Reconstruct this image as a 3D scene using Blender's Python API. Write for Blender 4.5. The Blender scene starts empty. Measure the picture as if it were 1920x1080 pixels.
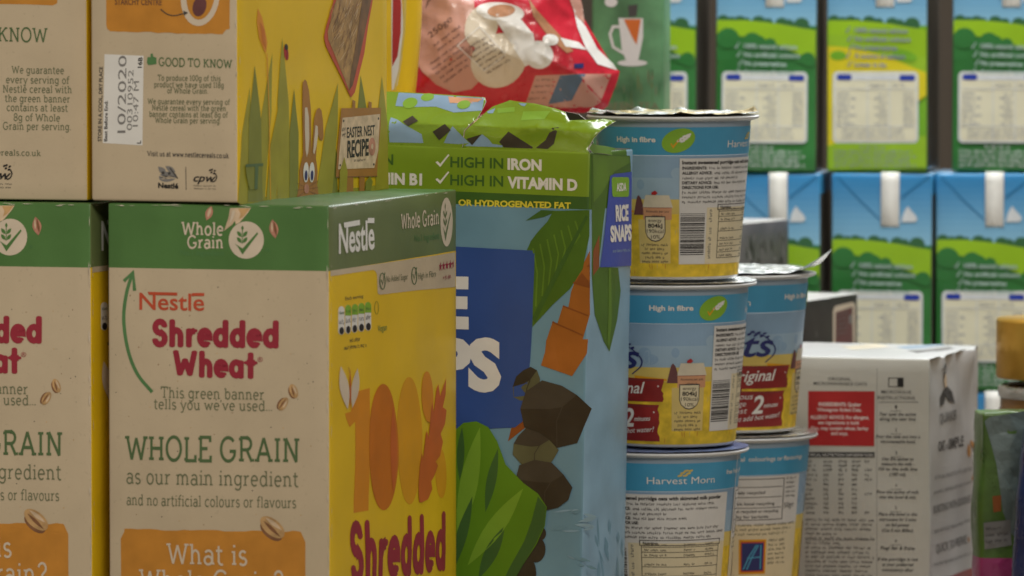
import bpy, bmesh, math, random
from mathutils import Vector, Matrix, noise, Euler
from mathutils.geometry import tessellate_polygon

# ------------------------------------------------------------------ camera, world, lights, exposure
S = bpy.context.scene
COL = S.collection
F, CAMZ = 11000.0, 0.43                       # focal length in photo pixels (1920 wide), eye height over the table
PITCH = math.atan(630 / F)
cd = bpy.data.cameras.new('camera'); cam = bpy.data.objects.new('camera', cd); COL.objects.link(cam)
cam.location = (0, 0, CAMZ); cam.rotation_euler = (math.pi / 2 - PITCH, 0, 0)
cd.sensor_width = 36.0; cd.lens = F / 1920 * 36.0
cd.clip_start = 0.05; cd.clip_end = 100
cd.dof.use_dof = True; cd.dof.focus_distance = 3.35; cd.dof.aperture_fstop = 11.5
S.camera = cam

W = bpy.data.worlds.new('World'); S.world = W; W.use_nodes = True
W.node_tree.nodes['Background'].inputs[0].default_value = (1.0, 0.90, 0.77, 1)
W.node_tree.nodes['Background'].inputs[1].default_value = 0.25

def area(name, loc, target, size, power, color, spread=180):
    d = bpy.data.lights.new(name, 'AREA'); d.shape = 'RECTANGLE'; d.size, d.size_y = size
    d.energy = power; d.color = color; d.spread = math.radians(spread)
    o = bpy.data.objects.new(name, d); COL.objects.link(o); o.location = loc
    o.rotation_euler = (Vector(target) - Vector(loc)).to_track_quat('-Z', 'Y').to_euler()
    return o
area('skylight_lamp', (0.27, 3.55, 1.55), (0.27, 3.9, 0.25), (0.9, 0.35), 6.3, (0.95, 0.98, 1.0), 75)
area('window_lamp', (0.85, 5.3, 1.2), (0.0, 3.4, 0.3), (1.3, 0.8), 30.0, (0.95, 0.98, 1.0))
area('left_fill_light', (0.25, 0.9, 1.5), (-0.30, 3.2, 0.28), (0.8, 0.6), 1.2, (1.0, 0.93, 0.82), 26)  # added fill, no real source: narrow beam that lifts the left-hand boxes

S.view_settings.view_transform = 'Standard'; S.view_settings.look = 'None'
S.view_settings.exposure = 0.0; S.view_settings.gamma = 1.0
S.view_settings.use_curve_mapping = False

# ------------------------------------------------------------------ helpers: pixels of the photo <-> places
def ray(px, py):
    x, y = (px - 960) / F, -(py - 540) / F
    c, s = math.cos(PITCH), math.sin(PITCH)
    return Vector((x, c + y * s, -s + y * c))
EYE = Vector((0, 0, CAMZ))
def at(px, py, Y):
    r = ray(px, py); return EYE + r * (Y / r.y)

# ------------------------------------------------------------------ materials
MATS = {}
def mat(name, col, rough=0.55, spec=0.35, metal=0.0, var=0.10, scale=60, speck=0.0, bump=0.0, bscale=200, coat=0.0, trans=0.0):
    if name in MATS: return name
    m = bpy.data.materials.new(name); m.use_nodes = True; MATS[name] = m
    nt = m.node_tree; n = nt.nodes; l = nt.links
    b = n['Principled BSDF']
    b.inputs['Roughness'].default_value = rough; b.inputs['Metallic'].default_value = metal
    b.inputs['Specular IOR Level'].default_value = spec; b.inputs['Coat Weight'].default_value = coat
    b.inputs['Transmission Weight'].default_value = trans
    tc = n.new('ShaderNodeTexCoord')
    last = None
    if var > 0:
        nz = n.new('ShaderNodeTexNoise'); nz.inputs['Scale'].default_value = scale; nz.inputs['Detail'].default_value = 6
        l.new(tc.outputs['Object'], nz.inputs['Vector'])
        mp = n.new('ShaderNodeMapRange'); mp.inputs[1].default_value = 0.3; mp.inputs[2].default_value = 0.7
        mp.inputs[3].default_value = 1 - var; mp.inputs[4].default_value = 1 + var
        l.new(nz.outputs['Fac'], mp.inputs[0])
        mx = n.new('ShaderNodeVectorMath'); mx.operation = 'SCALE'; mx.inputs[0].default_value = col
        l.new(mp.outputs[0], mx.inputs['Scale']); last = mx.outputs[0]
        if speck > 0:
            vz = n.new('ShaderNodeTexNoise'); vz.inputs['Scale'].default_value = 420; vz.inputs['Detail'].default_value = 2
            l.new(tc.outputs['Object'], vz.inputs['Vector'])
            m2 = n.new('ShaderNodeMapRange'); m2.inputs[1].default_value = 0.66; m2.inputs[2].default_value = 0.74
            m2.inputs[3].default_value = 1; m2.inputs[4].default_value = 1 - speck
            l.new(vz.outputs['Fac'], m2.inputs[0])
            m3 = n.new('ShaderNodeVectorMath'); m3.operation = 'SCALE'
            l.new(last, m3.inputs[0]); l.new(m2.outputs[0], m3.inputs['Scale']); last = m3.outputs[0]
        l.new(last, b.inputs['Base Color'])
        r2 = n.new('ShaderNodeMapRange'); r2.inputs[3].default_value = max(0.03, rough - 0.1); r2.inputs[4].default_value = min(1, rough + 0.1)
        l.new(nz.outputs['Fac'], r2.inputs[0]); l.new(r2.outputs[0], b.inputs['Roughness'])
    else:
        b.inputs['Base Color'].default_value = (*col, 1)
    if bump > 0:
        bz = n.new('ShaderNodeTexNoise'); bz.inputs['Scale'].default_value = bscale; bz.inputs['Detail'].default_value = 4
        l.new(tc.outputs['Object'], bz.inputs['Vector'])
        bp = n.new('ShaderNodeBump'); bp.inputs['Strength'].default_value = bump; bp.inputs['Distance'].default_value = 0.004
        l.new(bz.outputs['Fac'], bp.inputs['Height']); l.new(bp.outputs[0], b.inputs['Normal'])
    return name

K = dict(
    kraft=mat('kraft_board', (0.53, 0.43, 0.295), 0.6, 0.25, var=0.04, scale=40, speck=0.10, bump=0.03),
    green=mat('banner_green', (0.075, 0.175, 0.045), 0.42, 0.4, var=0.12, scale=25, bump=0.03),
    olive=mat('banner_olive_green', (0.13, 0.165, 0.06), 0.45, 0.4, var=0.1, scale=25, bump=0.03),
    yellow=mat('cereal_yellow', (0.76, 0.50, 0.012), 0.38, 0.4, var=0.06, scale=18, bump=0.04, bscale=60),
    board=mat('cardboard_edge', (0.62, 0.55, 0.45), 0.7),
    cream=mat('cream_ink', (0.62, 0.52, 0.40), 0.6, var=0.06),
    paper=mat('white_paper', (0.72, 0.70, 0.66), 0.6, var=0.04),
    white=mat('white_ink', (0.80, 0.76, 0.70), 0.55, var=0.04),
    maroon=mat('maroon_ink', (0.30, 0.022, 0.040), 0.5, var=0.08),
    coral=mat('coral_red_ink', (0.50, 0.075, 0.03), 0.5, var=0.06),
    txtgreen=mat('dark_green_ink', (0.085, 0.14, 0.055), 0.55, var=0.06),
    txtgrey=mat('green_grey_ink', (0.155, 0.165, 0.09), 0.6, var=0.06),
    arrow=mat('arrow_green_ink', (0.085, 0.20, 0.07), 0.55, var=0.1),
    orange=mat('ochre_orange_ink', (0.53, 0.225, 0.03), 0.55, var=0.1, scale=70),
    black=mat('black_ink', (0.018, 0.016, 0.015), 0.5, var=0.05),
    dgrey=mat('dark_grey_ink', (0.06, 0.055, 0.05), 0.55, var=0.05),
    mgrey=mat('mid_grey_ink', (0.20, 0.19, 0.18), 0.55, var=0.05),
    seed=mat('grain_tan_ink', (0.46, 0.28, 0.12), 0.55, var=0.3, scale=160),
    seeddark=mat('grain_brown_ink', (0.20, 0.09, 0.04), 0.55, var=0.25, scale=160),
    seedpale=mat('grain_pale_ink', (0.60, 0.45, 0.30), 0.55, var=0.2, scale=160),
    pink=mat('pink_seed_ink', (0.48, 0.22, 0.15), 0.55, var=0.25, scale=160),
    og1=mat('orange_numeral_ink', (0.66, 0.25, 0.012), 0.5, var=0.05),
    og2=mat('burnt_orange_numeral_ink', (0.56, 0.165, 0.010), 0.5, var=0.07),
    og3=mat('amber_numeral_ink', (0.67, 0.32, 0.010), 0.5, var=0.05),
    og4=mat('red_orange_ear_ink', (0.55, 0.13, 0.022), 0.5, var=0.07),
    g1=mat('grass_olive_ink', (0.32, 0.29, 0.025), 0.5, var=0.12),
    g2=mat('grass_dark_ink', (0.20, 0.21, 0.03), 0.5, var=0.12),
    g3=mat('grass_pale_ink', (0.36, 0.30, 0.02), 0.5, var=0.1),
    brown=mat('brown_ink', (0.36, 0.16, 0.035), 0.5, var=0.1),
    bisc=mat('biscuit_ink', (0.36, 0.21, 0.07), 0.6, var=0.35, scale=150),
    biscd=mat('biscuit_dark_ink', (0.17, 0.085, 0.03), 0.6, var=0.3, scale=150),
    red=mat('red_ink', (0.42, 0.022, 0.022), 0.5, var=0.08),
    lgreen=mat('bright_green_ink', (0.22, 0.42, 0.03), 0.5, var=0.08),
    # rice cereal box
    rgreen=mat('lime_green_ink', (0.20, 0.31, 0.015), 0.38, 0.45, var=0.1, scale=20, bump=0.05, bscale=40),
    rdark=mat('bottle_green_ink', (0.055, 0.13, 0.02), 0.4, 0.4, var=0.1),
    rsky=mat('pale_blue_ink', (0.17, 0.32, 0.42), 0.36, 0.45, var=0.14, scale=14, bump=0.05, bscale=40),
    rsky2=mat('lagoon_blue_ink', (0.25, 0.40, 0.52), 0.36, 0.45, var=0.14, scale=30),
    rblue=mat('royal_blue_ink', (0.035, 0.085, 0.30), 0.38, 0.45, var=0.08, scale=20),
    rblue2=mat('violet_blue_ink', (0.05, 0.085, 0.42), 0.38, 0.45, var=0.08),
    leaf=mat('palm_leaf_ink', (0.075, 0.16, 0.015), 0.4, 0.4, var=0.15, scale=40),
    leaf2=mat('palm_leaf_stripe_ink', (0.12, 0.23, 0.02), 0.4, 0.4, var=0.15, scale=40),
    trunk=mat('trunk_orange_ink', (0.38, 0.125, 0.02), 0.4, 0.4, var=0.15, scale=40),
    trunk2=mat('trunk_rust_ink', (0.26, 0.075, 0.015), 0.4, 0.4, var=0.15, scale=40),
    coco3=mat('stone_brown_light_ink', (0.065, 0.055, 0.04), 0.4, 0.4, var=0.2, scale=40),
    coco=mat('stone_brown_ink', (0.045, 0.036, 0.024), 0.4, 0.4, var=0.2, scale=40),
    coco2=mat('stone_green_ink', (0.12, 0.12, 0.06), 0.4, 0.4, var=0.2, scale=40),
    bush=mat('bush_green_ink', (0.115, 0.25, 0.012), 0.4, 0.4, var=0.12, scale=18),
    bush2=mat('bush_light_ink', (0.20, 0.36, 0.03), 0.4, 0.4, var=0.12, scale=18),
    bush3=mat('bush_shade_ink', (0.055, 0.13, 0.03), 0.4, 0.4, var=0.12, scale=18),
    yel2=mat('yellow_lettering_ink', (0.75, 0.62, 0.05), 0.5, var=0.04),
    inner=mat('box_inside_shade', (0.035, 0.04, 0.02), 0.8),  # near-black colour stands for the shade inside the open box
    # porridge pots
    psky=mat('pot_sky_ink', (0.24, 0.36, 0.50), 0.4, 0.4, var=0.12, scale=30),
    psky2=mat('pot_pale_sky_ink', (0.30, 0.42, 0.53), 0.4, 0.4, var=0.12, scale=30),
    ptop=mat('pot_grey_blue_ink', (0.30, 0.38, 0.47), 0.4, 0.4, var=0.05),
    pband=mat('pot_band_blue_ink', (0.06, 0.30, 0.50), 0.38, 0.45, var=0.05),
    pfield=mat('wheat_field_ink', (0.70, 0.48, 0.03), 0.45, 0.4, var=0.25, scale=130),
    pfield2=mat('far_field_ink', (0.62, 0.47, 0.12), 0.45, 0.4, var=0.1, scale=60),
    ppanel=mat('pot_panel_ink', (0.62, 0.60, 0.57), 0.5, var=0.04),
    ppanel2=mat('pot_lower_panel_ink', (0.66, 0.57, 0.38), 0.5, var=0.05),
    pred=mat('sign_red_ink', (0.26, 0.022, 0.02), 0.45, var=0.2, scale=70),
    navy=mat('navy_ink', (0.025, 0.03, 0.14), 0.45, var=0.05),
    badge_straw=mat('badge_straw_ink', (0.62, 0.47, 0.16), 0.5, var=0.08),
    salmon=mat('barn_salmon_ink', (0.60, 0.30, 0.16), 0.5, var=0.1),
    barn=mat('barn_cream_ink', (0.62, 0.55, 0.42), 0.5, var=0.1),
    plum=mat('silo_plum_ink', (0.14, 0.05, 0.05), 0.5, var=0.2),
    plast=mat('pot_plastic', (0.56, 0.55, 0.53), 0.35, 0.5, var=0.02),
    foil=mat('lid_foil', (0.80, 0.80, 0.78), 0.28, 0.5, metal=1.0, var=0.06, bump=0.5, bscale=160),
    foilgold=mat('lid_foil_gold', (0.62, 0.48, 0.20), 0.32, 0.5, metal=0.9, var=0.25, scale=60, bump=0.5, bscale=160),
    lidblue=mat('lid_blue_print', (0.16, 0.22, 0.42), 0.35, 0.5, var=0.2, bump=0.2),
)

# ------------------------------------------------------------------ mesh builder
class MB:
    def __init__(s): s.v, s.f, s.m, s.slots = [], [], [], []
    def slot(s, m):
        m = K.get(m, m)
        if m not in s.slots: s.slots.append(m)
        return s.slots.index(m)
    def add(s, vs, fs, m):
        o = len(s.v); s.v += [tuple(x) for x in vs]; k = s.slot(m)
        for f in fs: s.f.append(tuple(i + o for i in f)); s.m.append(k)
    def build(s, name, parent=None, label=None, smooth=False, weld=False):
        me = bpy.data.meshes.new(name); me.from_pydata(s.v, [], s.f); smooth = bool(smooth or weld)
        for m in s.slots: me.materials.append(MATS[m])
        me.polygons.foreach_set('material_index', s.m)
        me.polygons.foreach_set('use_smooth', [smooth] * len(s.f))
        me.update()
        if weld:
            bm = bmesh.new(); bm.from_mesh(me); bmesh.ops.remove_doubles(bm, verts=bm.verts, dist=2e-6); bmesh.ops.recalc_face_normals(bm, faces=bm.faces) if weld == 2 else None; bm.to_mesh(me); bm.free()
        o = bpy.data.objects.new(name, me); COL.objects.link(o)
        if parent: o.parent = parent
        if label: o['label'] = label
        return o

def tag(o, label, cat, group=None):
    o['label'] = label; o['category'] = cat
    if group: o['group'] = group
    return o
def thing(name, label, cat, loc, rot=(0, 0, 0), group=None):
    o = bpy.data.objects.new(name, None); COL.objects.link(o)
    o.empty_display_size = 0.02
    o.location = loc; o.rotation_euler = rot
    return tag(o, label, cat, group)
def matrix(o):
    return Matrix.LocRotScale(o.location, o.rotation_euler, o.scale)
def copy_tree(o, parent=None):
    c = o.copy(); COL.objects.link(c)
    if parent: c.parent = parent
    for ch in [k for k in COL.objects if k.parent == o]: copy_tree(ch, c)
    return c

# ------------------------------------------------------------------ printable surfaces
LAY = 0.00012
class Plane:
    maxlen = 0.012
    def __init__(s, th, O, U, V, N, w, h, bulge=None):
        s.O, s.U, s.V, s.N, s.w, s.h, s.b = Vector(O), Vector(U).normalized(), Vector(V).normalized(), Vector(N).normalized(), w, h, bulge
        s.Mi = matrix(th).inverted()
    def pt(s, u, v, h=0.0):
        if s.b: h += s.b(u, v)
        return s.O + s.U * u + s.V * v + s.N * h
    def uv(s, px, py):
        e = s.Mi @ EYE; r = s.Mi.to_3x3() @ ray(px, py)
        t = (s.O - e).dot(s.N) / r.dot(s.N)
        p = e + r * t - s.O
        return Vector((p.dot(s.U), p.dot(s.V)))
class Cone:
    maxlen = 0.004
    def __init__(s, r0, r1, z0, z1): s.r0, s.r1, s.z0, s.z1 = r0, r1, z0, z1; s.b = True
    def dist(s, a, b): return math.hypot(math.radians(a.x - b.x) * s.r1, a.y - b.y)
    def pt(s, u, v, h=0.0):
        a = math.radians(u); r = s.r0 + (s.r1 - s.r0) * (v - s.z0) / (s.z1 - s.z0) + h
        return Vector((r * math.sin(a), -r * math.cos(a), v))

def arc(cx, cy, rx, ry, a0, a1, n=10):
    return [(cx + rx * math.cos(math.radians(a0 + (a1 - a0) * i / n)), cy + ry * math.sin(math.radians(a0 + (a1 - a0) * i / n))) for i in range(n + 1)]

# ------------------------------------------------------------------ lettering
_sans = {}
def sans(s, weight=0.0, shear=0.0):
    k = (s, weight, shear)
    if k in _sans: return _sans[k]
    c = bpy.data.curves.new('t', 'FONT'); c.body = s; c.size = 1.0; c.offset = weight; c.shear = shear
    c.resolution_u = 3; c.fill_mode = 'FRONT'
    o = bpy.data.objects.new('t', c)
    me = bpy.data.meshes.new_from_object(o)
    me.calc_loop_triangles()
    vs = [(v.co.x, v.co.y) for v in me.vertices]; ts = [tuple(t.vertices) for t in me.loop_triangles]
    bpy.data.objects.remove(o); bpy.data.curves.remove(c); bpy.data.meshes.remove(me)
    if not vs: vs = [(0, 0)]
    x0 = min(v[0] for v in vs); x1 = max(v[0] for v in vs)
    cap = 0.729
    vs = [((x - x0) / cap, y / cap) for x, y in vs]
    _sans[k] = (vs, ts, (x1 - x0) / cap); return _sans[k]

XH = 0.68
def E(cx, cy, rx, ry, n=14): return arc(cx, cy, rx, ry, 90, 450, n)
SLAB = {
 'W': (1.32, [[(.12, 1), (.38, 0), (.66, .92), (.94, 0), (1.2, 1)]], [(.12, 1, .13), (1.2, 1, .13)]),
 'H': (.98, [[(.2, 0), (.2, 1)], [(.78, 0), (.78, 1)], [(.2, .5), (.78, .5)]], [(.2, 0, .14), (.2, 1, .14), (.78, 0, .14), (.78, 1, .14)]),
 'O': (1.02, [E(.5, .5, .41, .5, 20)], []),
 'D': (.98, [[(.2, 0), (.2, 1), (.45, 1)] + arc(.45, .5, .43, .5, 90, -90, 12) + [(.2, 0)]], [(.13, 0, .1), (.13, 1, .1)]),
 'L': (.78, [[(.2, 1), (.2, 0), (.7, 0), (.7, .24)]], [(.2, 1, .14), (.14, 0, .08)]),
 'E': (.84, [[(.73, .8), (.73, 1), (.2, 1), (.2, 0), (.76, 0), (.76, .22)], [(.2, .52), (.58, .52)]], [(.14, 0, .08), (.14, 1, .08)]),
 'G': (1.02, [arc(.5, .5, .41, .5, 42, 330, 18) + [(.86, .42)], [(.58, .42), (.94, .42)]], []),
 'R': (.94, [[(.2, 0), (.2, 1), (.5, 1)] + arc(.5, .745, .25, .255, 90, -90, 8) + [(.2, .49)], [(.5, .49), (.78, 0)]], [(.2, 0, .14), (.14, 1, .08), (.82, 0, .1)]),
 'A': (1.0, [[(.12, 0), (.5, 1), (.88, 0)], [(.25, .33), (.75, .33)]], [(.12, 0, .13), (.88, 0, .13)]),
 'I': (.48, [[(.24, 0), (.24, 1)]], [(.24, 0, .15), (.24, 1, .15)]),
 'N': (1.02, [[(.2, 0), (.2, 1), (.8, 0), (.8, 1)]], [(.2, 0, .14), (.14, 1, .08), (.82, 1, .14)]),
 'T': (.88, [[(.44, 0), (.44, 1)], [(.08, .78), (.08, 1), (.8, 1), (.8, .78)]], [(.44, 0, .15)]),
 'K': (.96, [[(.2, 0), (.2, 1)], [(.75, 1), (.22, .44)], [(.4, .62), (.78, 0)]], [(.2, 0, .14), (.2, 1, .14), (.8, 0, .12), (.75, 1, .12)]),
 'V': (.98, [[(.1, 1), (.48, 0), (.86, 1)]], [(.1, 1, .12), (.86, 1, .12)]),
 'S': (.8, [arc(.4, .75, .27, .25, 30, 270, 10) + arc(.4, .25, .29, .25, 90, -150, 10)], []),
 'C': (.95, [arc(.5, .5, .4, .5, 48, 312, 16)], []),
 'Y': (.95, [[(.1, 1), (.46, .45), (.82, 1)], [(.46, 0), (.46, .45)]], [(.46, 0, .14)]),
 'P': (.86, [[(.2, 0), (.2, 1), (.5, 1)] + arc(.5, .72, .26, .28, 90, -90, 8) + [(.2, .44)]], [(.2, 0, .14), (.14, 1, .08)]),
 'a': (.70, [arc(.33, .48, .22, .2, 150, 0, 8) + [(.55, 0)], E(.31, .2, .22, .2)], [(.6, 0, .07)]),
 'b': (.76, [[(.17, 0), (.17, 1)], E(.4, .34, .24, .34)], [(.11, 1, .08)]),
 'c': (.66, [arc(.37, .34, .27, .34, 48, 312, 12)], []),
 'd': (.78, [[(.6, 0), (.6, 1)], E(.36, .34, .25, .34)], [(.54, 1, .08), (.65, 0, .08)]),
 'e': (.70, [[(.1, .36), (.6, .36)] + arc(.35, .34, .25, .34, 3, 312, 14)], []),
 'f': (.48, [[(.2, 0), (.2, .76)] + arc(.4, .78, .2, .22, 180, 70, 6), [(.03, .66), (.42, .66)]], [(.2, 0, .13)]),
 'g': (.74, [E(.34, .36, .25, .32), [(.58, .68), (.58, -.06)] + arc(.34, -.06, .24, .22, 0, -150, 8)], [(.64, .68, .06)]),
 'h': (.80, [[(.18, 0), (.18, 1)], [(.18, .36)] + arc(.38, .42, .2, .26, 180, 0, 8) + [(.6, 0)]], [(.18, 0, .13), (.62, 0, .12), (.12, 1, .08)]),
 'i': (.38, [[(.19, 0), (.19, .68)], [(.19, .86), (.19, .98)]], [(.19, 0, .13), (.13, .68, .08)]),
 'k': (.76, [[(.18, 0), (.18, 1)], [(.56, .68), (.2, .3)], [(.32, .42), (.6, 0)]], [(.18, 0, .13), (.62, 0, .1), (.12, 1, .08)]),
 'l': (.38, [[(.19, 0), (.19, 1)]], [(.19, 0, .13), (.13, 1, .08)]),
 'm': (1.18, [[(.18, 0), (.18, .68)], [(.18, .36)] + arc(.37, .42, .2, .26, 180, 0, 8) + [(.57, 0)], [(.57, .36)] + arc(.77, .42, .2, .26, 180, 0, 8) + [(.97, 0)]], [(.18, 0, .12), (.57, 0, .1), (.99, 0, .12), (.12, .68, .08)]),
 'n': (.80, [[(.18, 0), (.18, .68)], [(.18, .36)] + arc(.38, .42, .21, .26, 180, 0, 8) + [(.6, 0)]], [(.18, 0, .13), (.62, 0, .12), (.12, .68, .08)]),
 'o': (.72, [E(.36, .34, .26, .34, 16)], []),
 'p': (.76, [[(.17, -.28), (.17, .68)], E(.4, .34, .24, .34)], [(.11, .68, .08), (.17, -.28, .13)]),
 'q': (.76, [[(.6, -.28), (.6, .68)], E(.36, .34, .25, .34)], [(.6, -.28, .13)]),
 'r': (.56, [[(.18, 0), (.18, .68)], [(.18, .42), (.26, .57), (.36, .64), (.48, .66)]], [(.18, 0, .14), (.12, .68, .08)]),
 's': (.58, [arc(.29, .51, .18, .17, 30, 270, 9) + arc(.29, .17, .2, .17, 90, -150, 9)], []),
 't': (.50, [[(.2, .92), (.2, .2)] + arc(.36, .2, .16, .2, 180, 300, 6), [(.04, .68), (.42, .68)]], []),
 'u': (.80, [[(.16, .68), (.16, .26)] + arc(.37, .26, .21, .26, 180, 360, 8) + [(.6, .68)], [(.6, .4), (.6, 0)]], [(.1, .68, .08), (.55, .68, .08), (.65, 0, .08)]),
 'v': (.74, [[(.1, .68), (.36, 0), (.62, .68)]], [(.1, .68, .1), (.62, .68, .1)]),
 'w': (1.02, [[(.1, .68), (.3, 0), (.5, .62), (.7, 0), (.9, .68)]], [(.1, .68, .1), (.9, .68, .1)]),
 'y': (.74, [[(.1, .68), (.37, 0)], [(.64, .68), (.32, -.2), (.18, -.28), (.08, -.26)]], [(.1, .68, .1), (.64, .68, .1)]),
 "'": (.22, [[(.12, 1), (.1, .78)]], []), '.': (.24, [[(.12, 0), (.12, .1)]], []), ',': (.24, [[(.13, .08), (.08, -.12)]], []),
 '?': (.66, [arc(.33, .75, .22, .25, 170, -60, 10) + [(.33, .42), (.33, .28)], [(.33, 0), (.33, .1)]], []),
 '1': (.5, [[(.08, .82), (.26, 1), (.26, 0)]], [(.26, 0, .16)]), '0': (.76, [E(.38, .5, .28, .5, 16)], []),
 '8': (.74, [E(.37, .75, .22, .25), E(.37, .25, .27, .25)], []), ' ': (.36, [], []),
 '\u00e9': (.70, [[(.1, .36), (.6, .36)] + arc(.35, .34, .25, .34, 3, 312, 14), [(.32, .82), (.46, 1)]], []),
}
def ribbon(pts, t):
    """a flat band of width t along the points"""
    n = len(pts); closed = n > 2 and (Vector(pts[0]) - Vector(pts[-1])).length < 1e-6
    out = []
    for i in range(n):
        p = Vector(pts[i])
        a = pts[i - 1] if i > 0 else (pts[n - 2] if closed else None)
        b = pts[i + 1] if i < n - 1 else (pts[1] if closed else None)
        d0 = (p - Vector(a)).normalized() if a is not None else None
        d1 = (Vector(b) - p).normalized() if b is not None else None
        if d0 is None: d0 = d1
        if d1 is None: d1 = d0
        nv = Vector((-d0.y - d1.y, d0.x + d1.x))
        if nv.length < 1e-5: nv = Vector((-d0.y, d0.x))
        nv.normalize(); k = max(0.72, nv.dot(Vector((-d0.y, d0.x))))
        out += [p + nv * t / 2 / k, p - nv * t / 2 / k]
    return out, [(2 * i, 2 * i + 1, 2 * i + 3, 2 * i + 2) for i in range(n - 1)]
def split_sharp(q):
    out, cur = [], [q[0]]
    for i in range(1, len(q)):
        cur.append(q[i])
        if i < len(q) - 1:
            a = Vector(q[i]) - Vector(q[i - 1]); b = Vector(q[i + 1]) - Vector(q[i])
            if a.length > .15 and b.length > .15 and a.normalized().dot(b.normalized()) < -.2: out.append(cur); cur = [q[i]]
    return out + [cur]
_slab = {}
def slab(s, t=0.13, st=None):
    k = (s, t)
    if k in _slab: return _slab[k]
    out = []; x = 0; lv = 0; hi = 0
    st = st or t * 0.8
    for ch in s:
        g = SLAB.get(ch, SLAB[' '])
        for q in [k_ for q_ in g[1] for k_ in split_sharp(q_)]:
            v, f = ribbon([(a + x, b) for a, b in q], t); out.append((v, f, lv)); lv += 1
        for sx, sy, hw in g[2]:
            c = sy - st / 2 if sy > .1 else sy + st / 2
            out.append(([(x + sx - hw, c - st / 2), (x + sx + hw, c - st / 2), (x + sx + hw, c + st / 2), (x + sx - hw, c + st / 2)], [(0, 1, 2, 3)], lv)); lv += 1
        lv = lv % 5
        x += g[0] + .03
    _slab[k] = (out, x); return _slab[k]

B_ = lambda x: E(x, .36, .26, .25)
ROUND = {
 'S': (.80, [arc(.40, .71, .25, .20, 15, 270, 10) + arc(.40, .30, .26, .21, 90, -165, 10)], []),
 'h': (.82, [[(.19, .06), (.19, .94)], [(.19, .36)] + arc(.41, .38, .22, .23, 180, 0, 8) + [(.63, .06)]], []),
 'r': (.60, [[(.19, .06), (.19, .62)], [(.19, .40), (.30, .56), (.50, .60)]], []),
 'e': (.76, [[(.14, .37), (.58, .37)] + arc(.37, .36, .26, .25, 0, 305, 14)], []),
 'd': (.82, [[(.63, .06), (.63, .94)], B_(.38)], []), 'a': (.82, [B_(.38), [(.63, .62), (.63, .06)]], []),
 't': (.58, [[(.27, .92), (.27, .06)], [(.06, .60), (.50, .60)]], []),
 'W': (1.36, [[(.16, .94), (.40, .12), (.68, .64), (.96, .12), (1.20, .94)]], [])}
def roundtype(s, t=0.27):
    out = []; x = 0; lv = 0
    for ch in s:
        g = ROUND[ch]
        for q in [k_ for q_ in g[1] for k_ in split_sharp(q_)]:
            q = [((a + x) * .72, b) for a, b in q]; v, f = ribbon(q, t); out.append((v, f, lv)); lv += 1
            if (Vector(q[0]) - Vector(q[-1])).length > 1e-6:
                for c in (q[0], q[-1]):
                    out.append((arc(c[0], c[1], t / 2, t * .30, 0, 330, 11), [tuple(range(12))], lv)); lv += 1
        lv %= 4; x += g[0] + .06
    return out, (x - .04) * .72

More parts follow.
